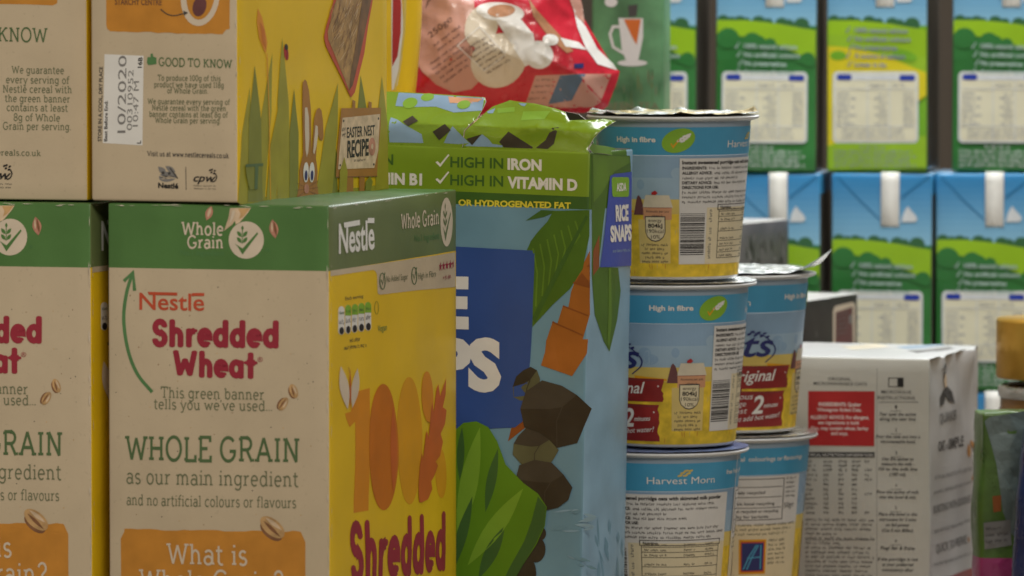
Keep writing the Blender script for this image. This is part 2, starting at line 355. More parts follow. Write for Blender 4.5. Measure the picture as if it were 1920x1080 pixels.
# ------------------------------------------------------------------ the pen: draws flat ink on a surface
class Pen:
    def __init__(s, surf, conv=None, mb=None):
        s.s = surf; s.conv = conv or (lambda p: surf.uv(*p)); s.mb = mb or MB()
    def new(s): return Pen(s.s, s.conv)
    def c(s, p): return Vector(s.conv(p))
    def tri(s, a, b, c, m, h, depth=0):
        sf = s.s
        if sf.b and depth < 16:
            A, B, C = sf.pt(*a), sf.pt(*b), sf.pt(*c)
            ls = [sf.dist(a, b), sf.dist(b, c), sf.dist(c, a)] if hasattr(sf, 'dist') else [(B - A).length, (C - B).length, (A - C).length]; k = max(range(3), key=lambda i: ls[i])
            if ls[k] > sf.maxlen:
                for _ in range(k): a, b, c = b, c, a
                md = (a + b) / 2
                s.tri(a, md, c, m, h, depth + 1); s.tri(md, b, c, m, h, depth + 1); return
        s.mb.add([sf.pt(*a, h), sf.pt(*b, h), sf.pt(*c, h)], [(0, 1, 2)], m)
    def faces(s, uvs, fs, m, h):
        if not s.s.b:
            s.mb.add([s.s.pt(p[0], p[1], h) for p in uvs], fs, m); return
        for f in fs:
            for i in range(1, len(f) - 1): s.tri(Vector(uvs[f[0]]), Vector(uvs[f[i]]), Vector(uvs[f[i + 1]]), m, h)
    def poly(s, pts, m, lay=1):
        uv = [s.c(p) for p in pts]
        ts = tessellate_polygon([[Vector((p.x, p.y, 0)) for p in uv]])
        s.faces(uv, [tuple(t) for t in ts], K.get(m, m), lay * LAY)
        return s
    def rect(s, x0, y0, x1, y1, m, lay=1): return s.poly([(x0, y0), (x1, y0), (x1, y1), (x0, y1)], m, lay)
    def rrect(s, x0, y0, x1, y1, r, m, lay=1, ry=None):
        ry = ry or r
        p = arc(x1 - r, y0 + ry, r, ry, -90, 0, 5) + arc(x1 - r, y1 - ry, r, ry, 0, 90, 5) + arc(x0 + r, y1 - ry, r, ry, 90, 180, 5) + arc(x0 + r, y0 + ry, r, ry, 180, 270, 5)
        return s.poly(p, m, lay)
    def ell(s, cx, cy, rx, ry, m, lay=1, rot=0, n=28):
        cr, sr = math.cos(math.radians(rot)), math.sin(math.radians(rot))
        return s.poly([(cx + x * cr - y * sr, cy + x * sr + y * cr) for x, y in arc(0, 0, rx, ry, 0, 360 - 360 / n, n - 1)], m, lay)
    def leaf(s, x0, y0, x1, y1, wd, m, lay=1):
        a, b = Vector((x0, y0)), Vector((x1, y1)); d = b - a; nn = Vector((-d.y, d.x)).normalized() * wd
        k = [a + d * t + nn * math.sin(math.pi * t) for t in [i / 8 for i in range(9)]]
        k2 = [a + d * t - nn * math.sin(math.pi * t) for t in [i / 8 for i in range(7, 0, -1)]]
        return s.poly([tuple(p) for p in k + k2], m, lay)
    def line(s, pts, w, m, lay=1):
        v, f = ribbon([tuple(p) for p in pts], w)
        s.faces([s.c(p) for p in v], f, K.get(m, m), lay * LAY); return s
    def curve(s, pts, w, m, lay=1, n=6):
        P = [Vector(p) for p in pts]; P = [P[0] * 2 - P[1]] + P + [P[-1] * 2 - P[-2]]; out = []
        for i in range(1, len(P) - 2):
            for j in range(n):
                t = j / n
                out.append(0.5 * ((2 * P[i]) + (-P[i - 1] + P[i + 1]) * t + (2 * P[i - 1] - 5 * P[i] + 4 * P[i + 1] - P[i + 2]) * t * t + (-P[i - 1] + 3 * P[i] - 3 * P[i + 1] + P[i + 2]) * t ** 3))
        out.append(P[-2]); return s.line(out, w, m, lay)
    def frame(s, x0, y0, x1, y1, w, m, lay=1, wy=None):
        wy = wy or w
        s.rect(x0, y0, x1, y0 + wy, m, lay); s.rect(x0, y1 - wy, x1, y1, m, lay)
        s.rect(x0, y0 + wy, x0 + w, y1 - wy, m, lay); return s.rect(x1 - w, y0 + wy, x1, y1 - wy, m, lay)
    def text(s, t, pL, pR, cap, m, lay=2, font='sans', weight=0.0, shear=0.0, up=(0, -1)):
        a, b = s.c(pL), s.c(pR); tp = s.c((pL[0] + up[0] * cap, pL[1] + up[1] * cap)); U = b - a; V = tp - a
        m = K.get(m, m)
        if font == 'sans':
            vs, ts, w = sans(t, weight, shear)
            s.faces([a + U * (x / w) + V * y for x, y in vs], ts, m, lay * LAY)
        else:
            out, w = roundtype(t, weight) if font == 'round' else slab(t, weight or 0.13)
            for v, f, lv in out:
                s.faces([a + U * (p[0] / w) + V * p[1] for p in v], f, m, lay * LAY + lv * 0.000015)
        return s
    def greek(s, pL, pR, cap, m, lay=2, seed=0, up=(0, -1), dens=1.0):
        """small print too fine to read in the photo: strokes in word-sized clumps"""
        rnd = random.Random(seed * 77 + int(pL[0] * 13 + pL[1] * 7))
        a, b = s.c(pL), s.c(pR); tp = s.c((pL[0] + up[0] * cap, pL[1] + up[1] * cap)); V = tp - a
        n = max(3, int((s.s.pt(*a) - s.s.pt(*b)).length / max(1e-6, (s.s.pt(*a) - s.s.pt(*tp)).length) * 1.55 * dens))
        U = (b - a) / n; i = 0; word = rnd.randint(2, 8); m = K.get(m, m)
        while i < n:
            if word == 0: word = rnd.randint(2, 8); i += 1; continue
            hgt = rnd.choice([.7, .7, .7, 1.0]); lo = -0.25 if rnd.random() < .12 else 0
            for x0, x1, y0, y1 in ((.12, .36, lo, hgt), (.36, .8, rnd.choice([0, .55]), 0)):
                if y1 == 0: y1 = y0 + .18
                s.faces([a + U * (i + x0) + V * y0, a + U * (i + x1) + V * y0, a + U * (i + x1) + V * y1, a + U * (i + x0) + V * y1], [(0, 1, 2, 3)], m, lay * LAY)
            if rnd.random() < .6:
                s.faces([a + U * (i + .62) + V * 0.2, a + U * (i + .84) + V * 0.2, a + U * (i + .84) + V * .62, a + U * (i + .62) + V * .62], [(0, 1, 2, 3)], m, lay * LAY)
            i += 1; word -= 1
        return s
    def build(s, name, parent, label=None): return s.mb.build(name, parent, label, weld=isinstance(s.s, Plane) and s.s.maxlen < .01)

# ------------------------------------------------------------------ a cardboard box with softened edges and slightly bowed faces
class Box:
    def __init__(s, th, w, d, h, r=0.0012, bulge=0.0012, wob=0.0005, seed=1, extra=None):
        s.th, s.w, s.d, s.h, s.r, s.bu, s.wob, s.seed, s.extra = th, w, d, h, r, bulge, wob, seed, extra
        s.front = Plane(th, (-w / 2, -d / 2, 0), (1, 0, 0), (0, 0, 1), (0, -1, 0), w, h, lambda u, v: s.off('front', u, v))
        s.right = Plane(th, (w / 2, -d / 2, 0), (0, 1, 0), (0, 0, 1), (1, 0, 0), d, h, lambda u, v: s.off('right', u, v))
        s.top = Plane(th, (-w / 2, -d / 2, h), (1, 0, 0), (0, 1, 0), (0, 0, 1), w, d, lambda u, v: s.off('top', u, v))
    def off(s, f, u, v):
        a, b = {'front': (s.w, s.h), 'right': (s.d, s.h), 'left': (s.d, s.h), 'back': (s.w, s.h), 'top': (s.w, s.d), 'bottom': (s.w, s.d)}[f]
        um, vm = u, v; u = min(max(u / a, 0), 1); v = min(max(v / b, 0), 1)
        e = min(1, 8 * min(u, 1 - u)) * min(1, 8 * min(v, 1 - v))
        if f == 'bottom': return 0
        k = s.bu * math.sin(math.pi * u) * math.sin(math.pi * v) * (1 if f != 'top' else 0.6)
        k += s.wob * e * noise.noise(Vector((u * a * 28 + s.seed * 7.3, v * b * 28, {'front': 0, 'right': 5, 'left': 9, 'back': 13, 'top': 17}[f] + s.seed)))
        if s.extra: k += s.extra(f, um, vm)
        return k
    def build(s, matfn, zl=(), xl=(), yl=(), step=0.008):
        r, hw, hd = s.r, s.w / 2, s.d / 2
        def lines(a, b, ex):
            n = max(2, int((b - a) / step)); L = [a, a + r * .35, a + r, b - r, b - r * .35, b] + [a + r + (b - a - 2 * r) * i / n for i in range(1, n)] + list(ex)
            L = sorted(L); o = [L[0]]
            for x in L[1:]:
                if x - o[-1] > 1e-5: o.append(x)
            return o
        X, Y, Z = lines(-hw, hw, xl), lines(-hd, hd, yl), lines(0, s.h, zl)
        parts, ids = {}, {}
        def vert(mb, key, p):
            d = ids.setdefault(id(mb), {})
            if key in d: return d[key]
            i, j, k = key
            P = Vector(p); q = Vector((min(max(P.x, -hw + r), hw - r), min(max(P.y, -hd + r), hd - r), min(max(P.z, r), s.h - r)))
            nn = P - q; Q = q + nn.normalized() * r if nn.length > 0 else P
            u, v, t = P.x + hw, P.y + hd, P.z
            if j == 0: Q = Q + Vector((0, -1, 0)) * s.off('front', u, t)
            if j == len(Y) - 1: Q = Q + Vector((0, 1, 0)) * s.off('back', u, t)
            if i == 0: Q = Q + Vector((-1, 0, 0)) * s.off('left', v, t)
            if i == len(X) - 1: Q = Q + Vector((1, 0, 0)) * s.off('right', v, t)
            if k == len(Z) - 1: Q = Q + Vector((0, 0, 1)) * s.off('top', u, v)
            d[key] = len(mb.v); mb.v.append(tuple(Q)); return d[key]
        def cell(f, keys, cen):
            pn, m = matfn(f, cen); m = K.get(m, m); mb = parts.setdefault(pn, MB())
            mb.f.append(tuple(vert(mb, k, (X[k[0]], Y[k[1]], Z[k[2]])) for k in keys)); mb.m.append(mb.slot(m))
        nx, ny, nz = len(X) - 1, len(Y) - 1, len(Z) - 1
        for i in range(nx):
            for k in range(nz):
                c = ((X[i] + X[i + 1]) / 2 + hw, (Z[k] + Z[k + 1]) / 2)
                cell('front', [(i, 0, k), (i + 1, 0, k), (i + 1, 0, k + 1), (i, 0, k + 1)], c)
                cell('back', [(i + 1, ny, k), (i, ny, k), (i, ny, k + 1), (i + 1, ny, k + 1)], c)
            for j in range(ny):
                c = ((X[i] + X[i + 1]) / 2 + hw, (Y[j] + Y[j + 1]) / 2 + hd)
                cell('top', [(i, j, nz), (i + 1, j, nz), (i + 1, j + 1, nz), (i, j + 1, nz)], c)
                cell('bottom', [(i, j + 1, 0), (i + 1, j + 1, 0), (i + 1, j, 0), (i, j, 0)], c)
        for j in range(ny):
            for k in range(nz):
                c = ((Y[j] + Y[j + 1]) / 2 + hd, (Z[k] + Z[k + 1]) / 2)
                cell('right', [(nx, j, k), (nx, j + 1, k), (nx, j + 1, k + 1), (nx, j, k + 1)], c)
                cell('left', [(0, j + 1, k), (0, j, k), (0, j, k + 1), (0, j + 1, k + 1)], c)
        return {n: mb.build(n, s.th, smooth=True) for n, mb in parts.items()}

def box_at(name, label, cat, corner, psi, w=None, d=None, h=None, left=None, right=None, z0=0.0, roll=0.0, group=None, top=True, **kw):
    """a box whose nearest upright edge stands at `corner`; sizes follow from where its other edges lie"""
    a = math.radians(psi); L = Vector((-math.cos(a), math.sin(a), 0)); R = Vector((math.sin(a), math.cos(a), 0))
    C = Vector(corner)
    def along(px, dr):
        n = Vector((dr.y, -dr.x, 0)); r = ray(px, 600); e = EYE.copy(); t = (C - e).dot(n) / r.dot(n); return (e + r * t - C).dot(dr)
    if w is None: w = along(left, L)
    if d is None: d = along(right, R)
    if h is None: h = C.z - z0
    base = Vector((C.x, C.y, z0)) + L * w / 2 + R * d / 2
    sr = math.sin(math.radians(roll)); base += Vector((math.cos(a), -math.sin(a), 0)) * (-h * sr); base.z += abs(sr) * w / 2
    th = thing(name, label, cat, base, (0, math.radians(roll), -a), group)
    return th, Box(th, w, d, h, **kw)

# ------------------------------------------------------------------ the surfaces everything stands on
mat('table_top', (0.30, 0.27, 0.23), 0.45, var=0.08, scale=8)
mat('room_wall', (0.16, 0.13, 0.10), 0.8, var=0.1, scale=4)
def slab_box(name, x0, x1, y0, y1, z0, z1, m, kind=None):
    mb = MB(); v = [(x, y, z) for z in (z0, z1) for y in (y0, y1) for x in (x0, x1)]
    mb.add(v, [(0, 2, 3, 1), (4, 5, 7, 6), (0, 1, 5, 4), (2, 6, 7, 3), (1, 3, 7, 5), (0, 4, 6, 2)], m)
    o = mb.build(name)
    if kind: o['kind'] = kind
    return o
slab_box('table_top', -0.75, 0.85, 2.7, 3.960, -0.03, 0.0, 'table_top', 'structure')
BACKZ = -0.0172
slab_box('back_table_top', -0.75, 0.85, 3.965, 4.6, BACKZ - 0.03, BACKZ, 'table_top', 'structure')
slab_box('wall', -2.2, 2.4, 5.6, 5.65, -0.9, 2.2, 'room_wall', 'structure')

# ------------------------------------------------------------------ large shredded wheat cereal box
th, B = box_at('cereal_box', 'large beige and yellow cereal box with green banner, in front of the lime green box', 'cereal box',
               at(617, 386, 3.17), 16.9, left=203, right=856, group='beige and yellow cereal boxes', bulge=0.0026, wob=0.0009, seed=1)
BIG = B; big_box = th
zb = B.front.uv(617, 508.5).y
def big_face(f, c):
    if f in ('front', 'back', 'left'): return ('side_panel', 'kraft') if c[1] < zb else ('banner', 'green')
    if f == 'right': return ('front_panel', 'yellow') if c[1] < zb else ('banner', 'olive')
    if f == 'top': return ('top_flap', 'green')
    return ('side_panel', 'board')
P = B.build(big_face, zl=[zb])
fp, rp = Pen(B.front), Pen(B.right)
def badge(p, cx, cy, rx, ry, ring, ink, lay=1):
    """round grain emblem: an ear of wheat growing out of a tick"""
    q = lambda x, y: (cx + x * rx, cy + y * ry)
    p.ell(cx, cy, rx, ry, ring, lay)
    p.poly([q(-.66, .18), q(-.2, .45), q(.62, -.42), q(.68, -.34), q(-.2, .78), q(-.5, .32)], ink, lay + 1)
    p.line([q(-.22, -.72), q(-.22, .2)], rx * .05, ink, lay + 1)
    for dy in (-.36, -.04):
        p.leaf(*q(-.26, dy + .2), *q(-.52, dy - .12), rx * .1, ink, lay + 1); p.leaf(*q(-.18, dy + .2), *q(.06, dy - .12), rx * .1, ink, lay + 1)
    p.leaf(*q(-.22, -.5), *q(-.22, -.78), rx * .07, ink, lay + 1)
# banner print on the beige side
p = fp.new(); badge(p, 462.5, 450, 33, 35, 'cream', 'green'); p.text('\u00ae', (500, 472), (506, 472), 7, 'arrow')
e = p.build('grain_badge', P['banner'])
p = fp.new()
p.text('Whole', (341, 440), (421, 441), 24, 'cream', font='slab', weight=.15)
p.text('Grain', (352, 465), (421, 465.5), 23, 'cream', font='slab', weight=.15)
p.text('No.1 Ingredient', (340, 478), (421, 479), 10.5, 'arrow')
p.build('badge_lettering', P['banner'])
def husk(p, pts, m): p.poly(pts, m, 2)
p = fp.new()
p.leaf(397, 386, 388, 413, 7, 'pink', 2); p.leaf(396, 388, 390, 408, 3, 'seedpale', 3)
p.poly([(432, 390), (471, 390), (466, 398), (458, 408), (450, 417), (443, 421), (441, 414), (436, 421), (421, 433), (425, 420), (429, 408)], 'seedpale', 3)
p.poly([(447, 391), (469, 391), (458, 405), (449, 411), (452, 401)], 'seed', 4); p.poly([(436, 395), (442, 394), (438, 409), (431, 420)], 'cream', 4)
p.leaf(517, 447, 511, 411, 8.5, 'pink', 2); p.leaf(519, 442, 514, 415, 2.6, 'seeddark', 3); p.leaf(511, 436, 510, 415, 2, 'seedpale', 3)
p.build('scattered_grains', P['banner'])
# beige side print
p = fp.new()
p.curve([(249, 511), (237, 553), (232.6, 601), (241, 656), (259, 701), (287, 735)], 6.4, 'arrow')
p.line([(233, 527), (250, 510), (253, 545)], 6.4, 'arrow', 2)
p.build('curved_arrow', P['side_panel'])
def nest_logo(p, xl, xr, base, cap, dy, m, w):
    """the wordmark whose N and e carry long overbars"""
    p.text('Nestle', (xl, base), (xr, base + dy), cap, m, 2, weight=w)
    s = (xr - xl); t = cap * .17
    p.poly([(xl + s * .13, base - cap), (xl + s * .59, base - cap + dy * .6), (xl + s * .59, base - cap + t + dy * .6), (xl + s * .15, base - cap + t)], m, 3)
    p.poly([(xl + s * .82, base - cap + dy), (xr, base - cap + dy), (xr, base - cap + t + dy), (xl + s * .80, base - cap + t + dy)], m, 3)
p = fp.new(); nest_logo(p, 262, 385, 580, 33, 2, 'coral', .012); p.build('maker_logo', P['side_panel'])
p = fp.new()
p.text('Shredded', (287, 650), (526, 653), 52, 'maroon', font='round', weight=.225)
p.text('Wheat', (326, 706), (484, 710), 50, 'maroon', font='round', weight=.225)
p.text('\u00ae', (485, 678), (495, 678), 9, 'maroon')
p.build('title_lettering', P['side_panel'])
p = fp.new()
p.text('This green banner', (303, 745), (499, 749), 20, 'txtgrey', font='slab', weight=.115)
p.text("tells you we've used...", (290, 766), (514, 770), 19, 'txtgrey', font='slab', weight=.115)
p.text('WHOLE GRAIN', (236, 861), (566, 866), 44, 'txtgreen', font='slab', weight=.14)
p.text('as our main ingredient', (237, 906), (563, 912), 28, 'txtgrey', font='slab', weight=.105)
p.text('and no artificial colours or flavours', (238, 946), (558, 952), 20, 'txtgrey', font='slab', weight=.11)
p.build('slogan_lettering', P['side_panel'])
def oat(p, x, y, s, r, lay=3):
    a = math.radians(r); q = lambda u, v: (x + (u * math.cos(a) - v * math.sin(a)) * s, y + (u * math.sin(a) + v * math.cos(a)) * s)
    p.ell(*q(2, 5), 17 * s, 9 * s, 'seeddark', lay - 1, r, 16)
    p.ell(x, y, 19 * s, 10 * s, 'seed', lay, r, 18); p.leaf(*q(-14, 1), *q(16, 3), 2.2 * s, 'seeddark', lay + 1); p.leaf(*q(-15, -4), *q(12, -5), 2.6 * s, 'seedpale', lay + 1)
def big_front_low(p):
    rnd = random.Random(4)
    top = [(234, 996)] + [(234 + 330 * i / 26, 992 + 4 * (i / 26) + rnd.uniform(-1.6, 1.6)) for i in range(27)] + [(566, 998)]
    pts = [(228, 1180), (227, 1010)] + top + [(574, 1016), (574, 1180)]
    p.poly(pts, 'orange', 1)
p = fp.new(); big_front_low(p); fact = p.build('fact_panel', P['side_panel'])
p = fp.new()
p.text('What is', (315, 1056), (468, 1059), 38, 'cream', 3, font='slab', weight=.12)
p.text('Whole Grain?', (262, 1106), (536, 1110), 39, 'cream', 3, font='slab', weight=.12)
p.build('fact_lettering', fact)
for a_ in ((552, 733, .72, 70), (533, 757, .72, 120), (513, 988, 1.45, 40)):
    p = fp.new(); oat(p, *a_); p.build('oat_grain_print', P['side_panel'])
p = fp.new(); rnd = random.Random(21)
for i in range(60): p.ell(rnd.uniform(215, 605), rnd.uniform(520, 985), rnd.uniform(.6, 1.3), rnd.uniform(.6, 1.6), rnd.choice(['dgrey', 'seeddark', 'seed']), 1, rnd.uniform(0, 90), 7)
p.build('board_flecks', P['side_panel'])
# yellow front
p = rp.new(); nest_logo(p, 634.5, 700, 474.5, 57, -9, 'paper', .022); p.build('maker_logo', P['banner'])
p = rp.new(); badge(p, 836.6, 416.3, 11.8, 46, 'cream', 'olive'); p.build('grain_badge', P['banner'])
p = rp.new()
p.text('Whole Grain', (750, 429.5), (822, 420), 28, 'cream', font='slab', weight=.16)
p.text('No.1 Ingredient', (775.5, 453.5), (822, 447.5), 14, 'arrow')
p.build('badge_lettering', P['banner'])
p = rp.new()
p.poly([(619, 507.5), (853, 473), (853.5, 538), (780, 544), (707, 552.5), (703.5, 550), (703, 514), (700, 508), (696, 506), (619, 518)], 'kraft', 1)
strip = p.build('claim_strip', P['front_panel'])
p = rp.new()
def tick(x, y, rx, ry):
    p.line([(x + rx * math.cos(t * .3), y + ry * math.sin(t * .3)) for t in range(22)], 1.5, 'txtgreen', 3); p.line([(x - 2.5, y - 3), (x, y + 6), (x + 5, y - 16)], 1.7, 'txtgreen', 3)
tick(712, 527, 5, 15); tick(773, 517, 5, 16)
p.text('No Added Sugar', (720, 529), (760, 523.5), 12, 'txtgrey', 3); p.text('High in Fibre', (781, 523), (813, 518), 12, 'txtgrey', 3)
for i, x in enumerate((822.5, 829.5, 836.5, 843.3, 849.5)):
    q = []
    for k in range(10):
        r = (1 if k % 2 == 0 else .42); a = math.radians(-90 + 36 * k); q.append((x + 3.7 * r * math.cos(a), 500 - i * 1.2 + 9.5 * r * math.sin(a)))
    if i == 4: q = [(min(a, x), b) for a, b in q]
    p.poly(q, 'maroon', 3)
p.greek((828, 524), (845, 521), 7, 'maroon', 3)
p.build('claim_lettering', strip)
p = rp.new()
for i, x in enumerate((638, 650, 662.3, 674, 685.7)):
    t = (574, 571.5, 570, 568, 566)[i]; bt = (628, 626, 624, 622, 620)[i]; w = 5.4; hh = bt - t
    ys = [t + 7 * (1 - math.sin(math.pi * k / 8)) for k in range(9)]
    cap_ = [(x - w * math.cos(math.pi * k / 8), t + 7 * (1 - math.sin(math.pi * k / 8))) for k in range(9)]
    bot_ = [(x + w * math.cos(math.pi * k / 8), bt - 7 * (1 - math.sin(math.pi * k / 8))) for k in range(9)]
    p.poly(cap_ + bot_, 'paper', 1)
    if i: p.poly(cap_ + [(x + w, t + hh * .37), (x - w, t + hh * .37)], 'lgreen', 2)
    p.greek((x - 4, t + hh * .28), (x + 4, t + hh * .27), 6, 'txtgreen', 3, seed=i); p.greek((x - 4.5, t + hh * .62), (x + 4.5, t + hh * .6), 9, 'mgrey', 3, seed=i)
    p.ell(x, bt - 8, 4, 7, 'black', 3, n=14)
p.text('Each serving', (645, 563), (677, 558), 7, 'dgrey', 2); p.greek((653, 642), (672, 639), 8, 'dgrey', 2); p.greek((642.6, 656), (682, 650), 8, 'dgrey', 2)
p.build('nutrition_badge', P['front_panel'])
p = rp.new()
p.line([(701 + 3.5 * math.cos(t * .3), 577 + 12 * math.sin(t * .3)) for t in range(22)], 1, 'g1', 2); p.text('Vegan', (703, 622), (719, 619), 13, 'arrow', 2)
p.build('vegan_mark', P['front_panel'])
p = rp.new()
p.leaf(648, 768, 636, 686, 8, 'cream', 3); p.leaf(656, 765, 666, 690, 7, 'cream', 3); p.leaf(652, 770, 652, 690, 1.5, 'og4', 4); p.line([(652, 700), (649, 688)], .8, 'brown', 4)
p.build('butterfly_print', P['front_panel'])
p = rp.new()
p.poly([(662, 735), (687.5, 727), (686, 957), (661, 961.5), (661.5, 790), (652, 801), (646, 785), (644, 775), (654, 772)], 'og1', 1)
p.ell(711.5, 838, 27, 118.5, 'og2', 2, -0.5, 40); p.leaf(729, 760, 729, 925, 6, 'og4', 3)
p.ell(760, 826, 24, 119.5, 'og3', 1, -0.5, 40)
p.ell(795.5, 744, 12.5, 48, 'og1', 2, -2); p.ell(823, 887, 11, 47, 'og3', 1, -2)
c7 = lambda L: [(420 + x / 2.7, 680 + y / 2.7) for x, y in L]
p.poly(c7([(1115, 80), (1112, 160), (1098, 225), (1118, 240), (1110, 310), (1085, 360), (1098, 400), (1080, 470), (1055, 500), (1068, 520), (1052, 570), (1036, 600), (1042, 640), (1020, 690), (985, 707), (970, 705), (966, 620), (970, 520), (980, 455), (986, 490), (1000, 360), (1006, 345), (1014, 380), (1030, 250), (1040, 205), (1048, 250), (1066, 130), (1076, 108), (1084, 170)]), 'og4', 3)
p.build('number_graphic', P['front_panel'])
p = rp.new()
p.text('Shredded', (653, 1096), (834, 1070), 118, 'maroon', font='round', weight=.205)
p.text('Wheat', (668, 1235), (815, 1206), 112, 'maroon', font='round', weight=.205)
p.build('title_lettering', P['front_panel'])

def scuffs(box, part, seed, n=15, top=True):
    rnd = random.Random(seed); k = 0.0009
    for sf, sd in ((box.front, 1), (box.right, 0)):
        p = Pen(sf, lambda q: q)
        for _ in range(n):
            v = rnd.uniform(.03, box.h - .004); u = (sf.w - rnd.uniform(0, k)) if sd else rnd.uniform(0, k); l = rnd.uniform(.001, .009)
            p.leaf(u, v, u, min(box.h - .001, v + l), rnd.uniform(.00008, .0003), 'board', 9)
        for _ in range(n if top else 0):
            u = rnd.uniform(.002, sf.w - .006); v = box.h - rnd.uniform(.0004, .0014); p.leaf(u, v, u + rnd.uniform(.001, .008), v, rnd.uniform(.00006, .00022), 'board', 9)
        o = p.mb.build('worn_edge', part)
scuffs(B, P['side_panel'], 3)
c2 = copy_tree(big_box); c2.location = Vector(big_box.location) + (at(170, 384, 3.215) - at(617, 386, 3.17)) * Vector((1, 1, 0))
c2.scale = (1, 1, 0.998)
c2['label'] = 'large beige and yellow cereal box with green banner, cut off by the left edge'

# ------------------------------------------------------------------ smaller cereal box standing on it
zt = BIG.h + 0.0012
th, B = box_at('cereal_box', 'cereal box standing on top with grass, rabbit and recipe sign on its yellow front', 'cereal box',
               (*at(446, 383, 3.18).xy, zt), 20, left=172, right=727, h=0.30, z0=zt, group='beige and yellow cereal boxes', bulge=0.0016, seed=2, r=0.0016)
def small_face(f, c):
    if f in ('right', 'left'): return ('front_panel', 'yellow')
    if f == 'top': return ('top_flap', 'yellow')
    return ('side_panel', 'kraft')
P = B.build(small_face)
fp, rp = Pen(B.front), Pen(B.right)
c1 = lambda L: [(x / 2.7, y / 2.7) for x, y in L]
def nest_emblem(p, x, y, s):
    p.ell(x, y + 6 * s, 16 * s, 9 * s, 'mgrey', 1, -8, 18)
    for k in range(7): p.line([(x - 15 * s + k * 2 * s, y + (4 + k % 3 * 3) * s), (x + (2 + k * 2) * s, y + (9 - k % 2 * 4) * s)], 1.1 * s, 'dgrey' if k % 2 else 'kraft', 2)
    p.leaf(x - 17 * s, y - 12 * s, x - 2 * s, y + 2 * s, 5 * s, 'mgrey', 2); p.leaf(x - 4 * s, y - 13 * s, x + 14 * s, y - 2 * s, 4.5 * s, 'mgrey', 2)
    p.line([(x + 4 * s, y - 10 * s), (x + 18 * s, y + 9 * s)], 2 * s, 'dgrey', 3); p.ell(x - 8 * s, y - 1 * s, 3 * s, 3 * s, 'dgrey', 3, n=10); p.ell(x + 3 * s, y, 2.6 * s, 2.6 * s, 'dgrey', 3, n=10)
def joint_logo(p, x0, x1, base, k=1.0):
    w = x1 - x0; X = lambda t: x0 + w * t
    p.text('cpw', (x0, base), (X(.97), base + 1), 15 * k, 'black', weight=.02, shear=.35)
    p.curve([(X(.72), base - 8 * k), (X(.8), base), (X(.92), base - 1), (X(1), base - 8 * k), (X(.94), base - 15 * k)], 2 * k, 'black', 3)
    for dx, dy in ((-.02, -17), (.09, -15), (.0, -22), (.12, -20), (-.08, -21)): p.ell(X(.8 + dx), base + dy * k, 2.4 * k, 1.7 * k, 'black', 3, -30, 8)
    p.greek((x0, base + 9 * k), (x1, base + 10 * k), 2.6 * k, 'dgrey', 2, dens=.7); p.greek((x0 + 1, base + 14.5 * k), (x1 - 2, base + 15.5 * k), 2.6 * k, 'dgrey', 2, dens=.7)
p = fp.new()
rnd = random.Random(3)
p.poly([(200, -60), (200, 46), (202, 54), (208, 59)] + [(210 + 200 * i / 16, 59 + 5 * i / 16 + rnd.uniform(-1.2, 1.2)) for i in range(17)] + [(418, 64), (424, 56), (431, 54), (431.5, -60)], 'orange', 1)
fact = p.build('fact_panel', P['side_panel'])
p = fp.new(); p.text('STARCHY CENTRE', (217, 8.5), (306, 9.5), 12, 'seeddark', 3, weight=.02); p.build('fact_lettering', fact)
p = fp.new()
p.ell(377, -8, 36, 57, 'cream', 2, 6); p.ell(378, -10, 26, 47, 'orange', 3, 6); p.ell(376, 12, 12.5, 19, 'plum', 4, 14)
p.curve([(304, 17), (316, 26), (330, 29), (347, 25)], 1.6, 'dgrey', 5); p.poly([(346, 20), (355, 23.5), (348, 29)], 'dgrey', 5)
p.build('grain_diagram', fact)
p = fp.new(); p.poly([(196.7, 101.5), (270.5, 104.5), (268, 272.5), (193, 268)], 'paper', 1); lab = p.build('best_before_label', P['side_panel'])
p = fp.new(); L_ = (-1, .03)
p.text('10/2020', (236, 249), (238.5, 104), 16, 'mgrey', 2, up=L_); p.text('00310952', (248.5, 244), (251.5, 131), 10.5, 'mgrey', 2, up=L_); p.text('10:47 M', (259.5, 237), (262, 152), 10.5, 'mgrey', 2, up=L_)
p.text('16B', (267, 127), (268.5, 107), 8, 'black', 2, up=L_, weight=.03); p.text('L', (265, 269), (265.2, 263.5), 7.5, 'black', 2, up=L_, weight=.03)
p.text('STORE IN A COOL, DRY PLACE', (190.5, 265), (193.5, 125), 7, 'dgrey', 2, up=L_, weight=.02); p.text('Best Before End:', (201.5, 265), (203, 189), 6.5, 'black', 2, up=L_, weight=.02)
p.build('date_print', lab)
p = fp.new()
p.text('GOOD TO KNOW', (299, 123), (436, 127.5), 15, 'txtgreen', font='slab', weight=.15)
p.poly([(277, 118), (278, 107), (284, 107), (284, 101), (288, 100), (289, 106), (295, 108), (295, 120), (280, 122)], 'arrow', 2)
p.build('heading_lettering', P['side_panel'])
p = fp.new()
for s_, x0, x1, y in (('To produce 100g of this', 297, 415, 150.5), ('product we have used 118g', 290, 421, 163), ('of Whole Grain.', 315, 392, 174.5), ('We guarantee every serving of', 278, 432, 194.5),
                      ('Nestl\u00e9 cereal with the green', 286, 425, 206.5), ('banner contains at least 8g of', 281, 428, 218.5), ('Whole Grain per serving.', 292, 415, 230)):
    p.text(s_, (x0, y), (x1, y + (x1 - x0) * .012), 10, 'txtgrey', font='slab', weight=.15)
p.text('Visit us at www.nestlecereals.co.uk', (277, 292), (430, 296.5), 9, 'dgrey', font='slab', weight=.16)
p.build('small_print', P['side_panel'])
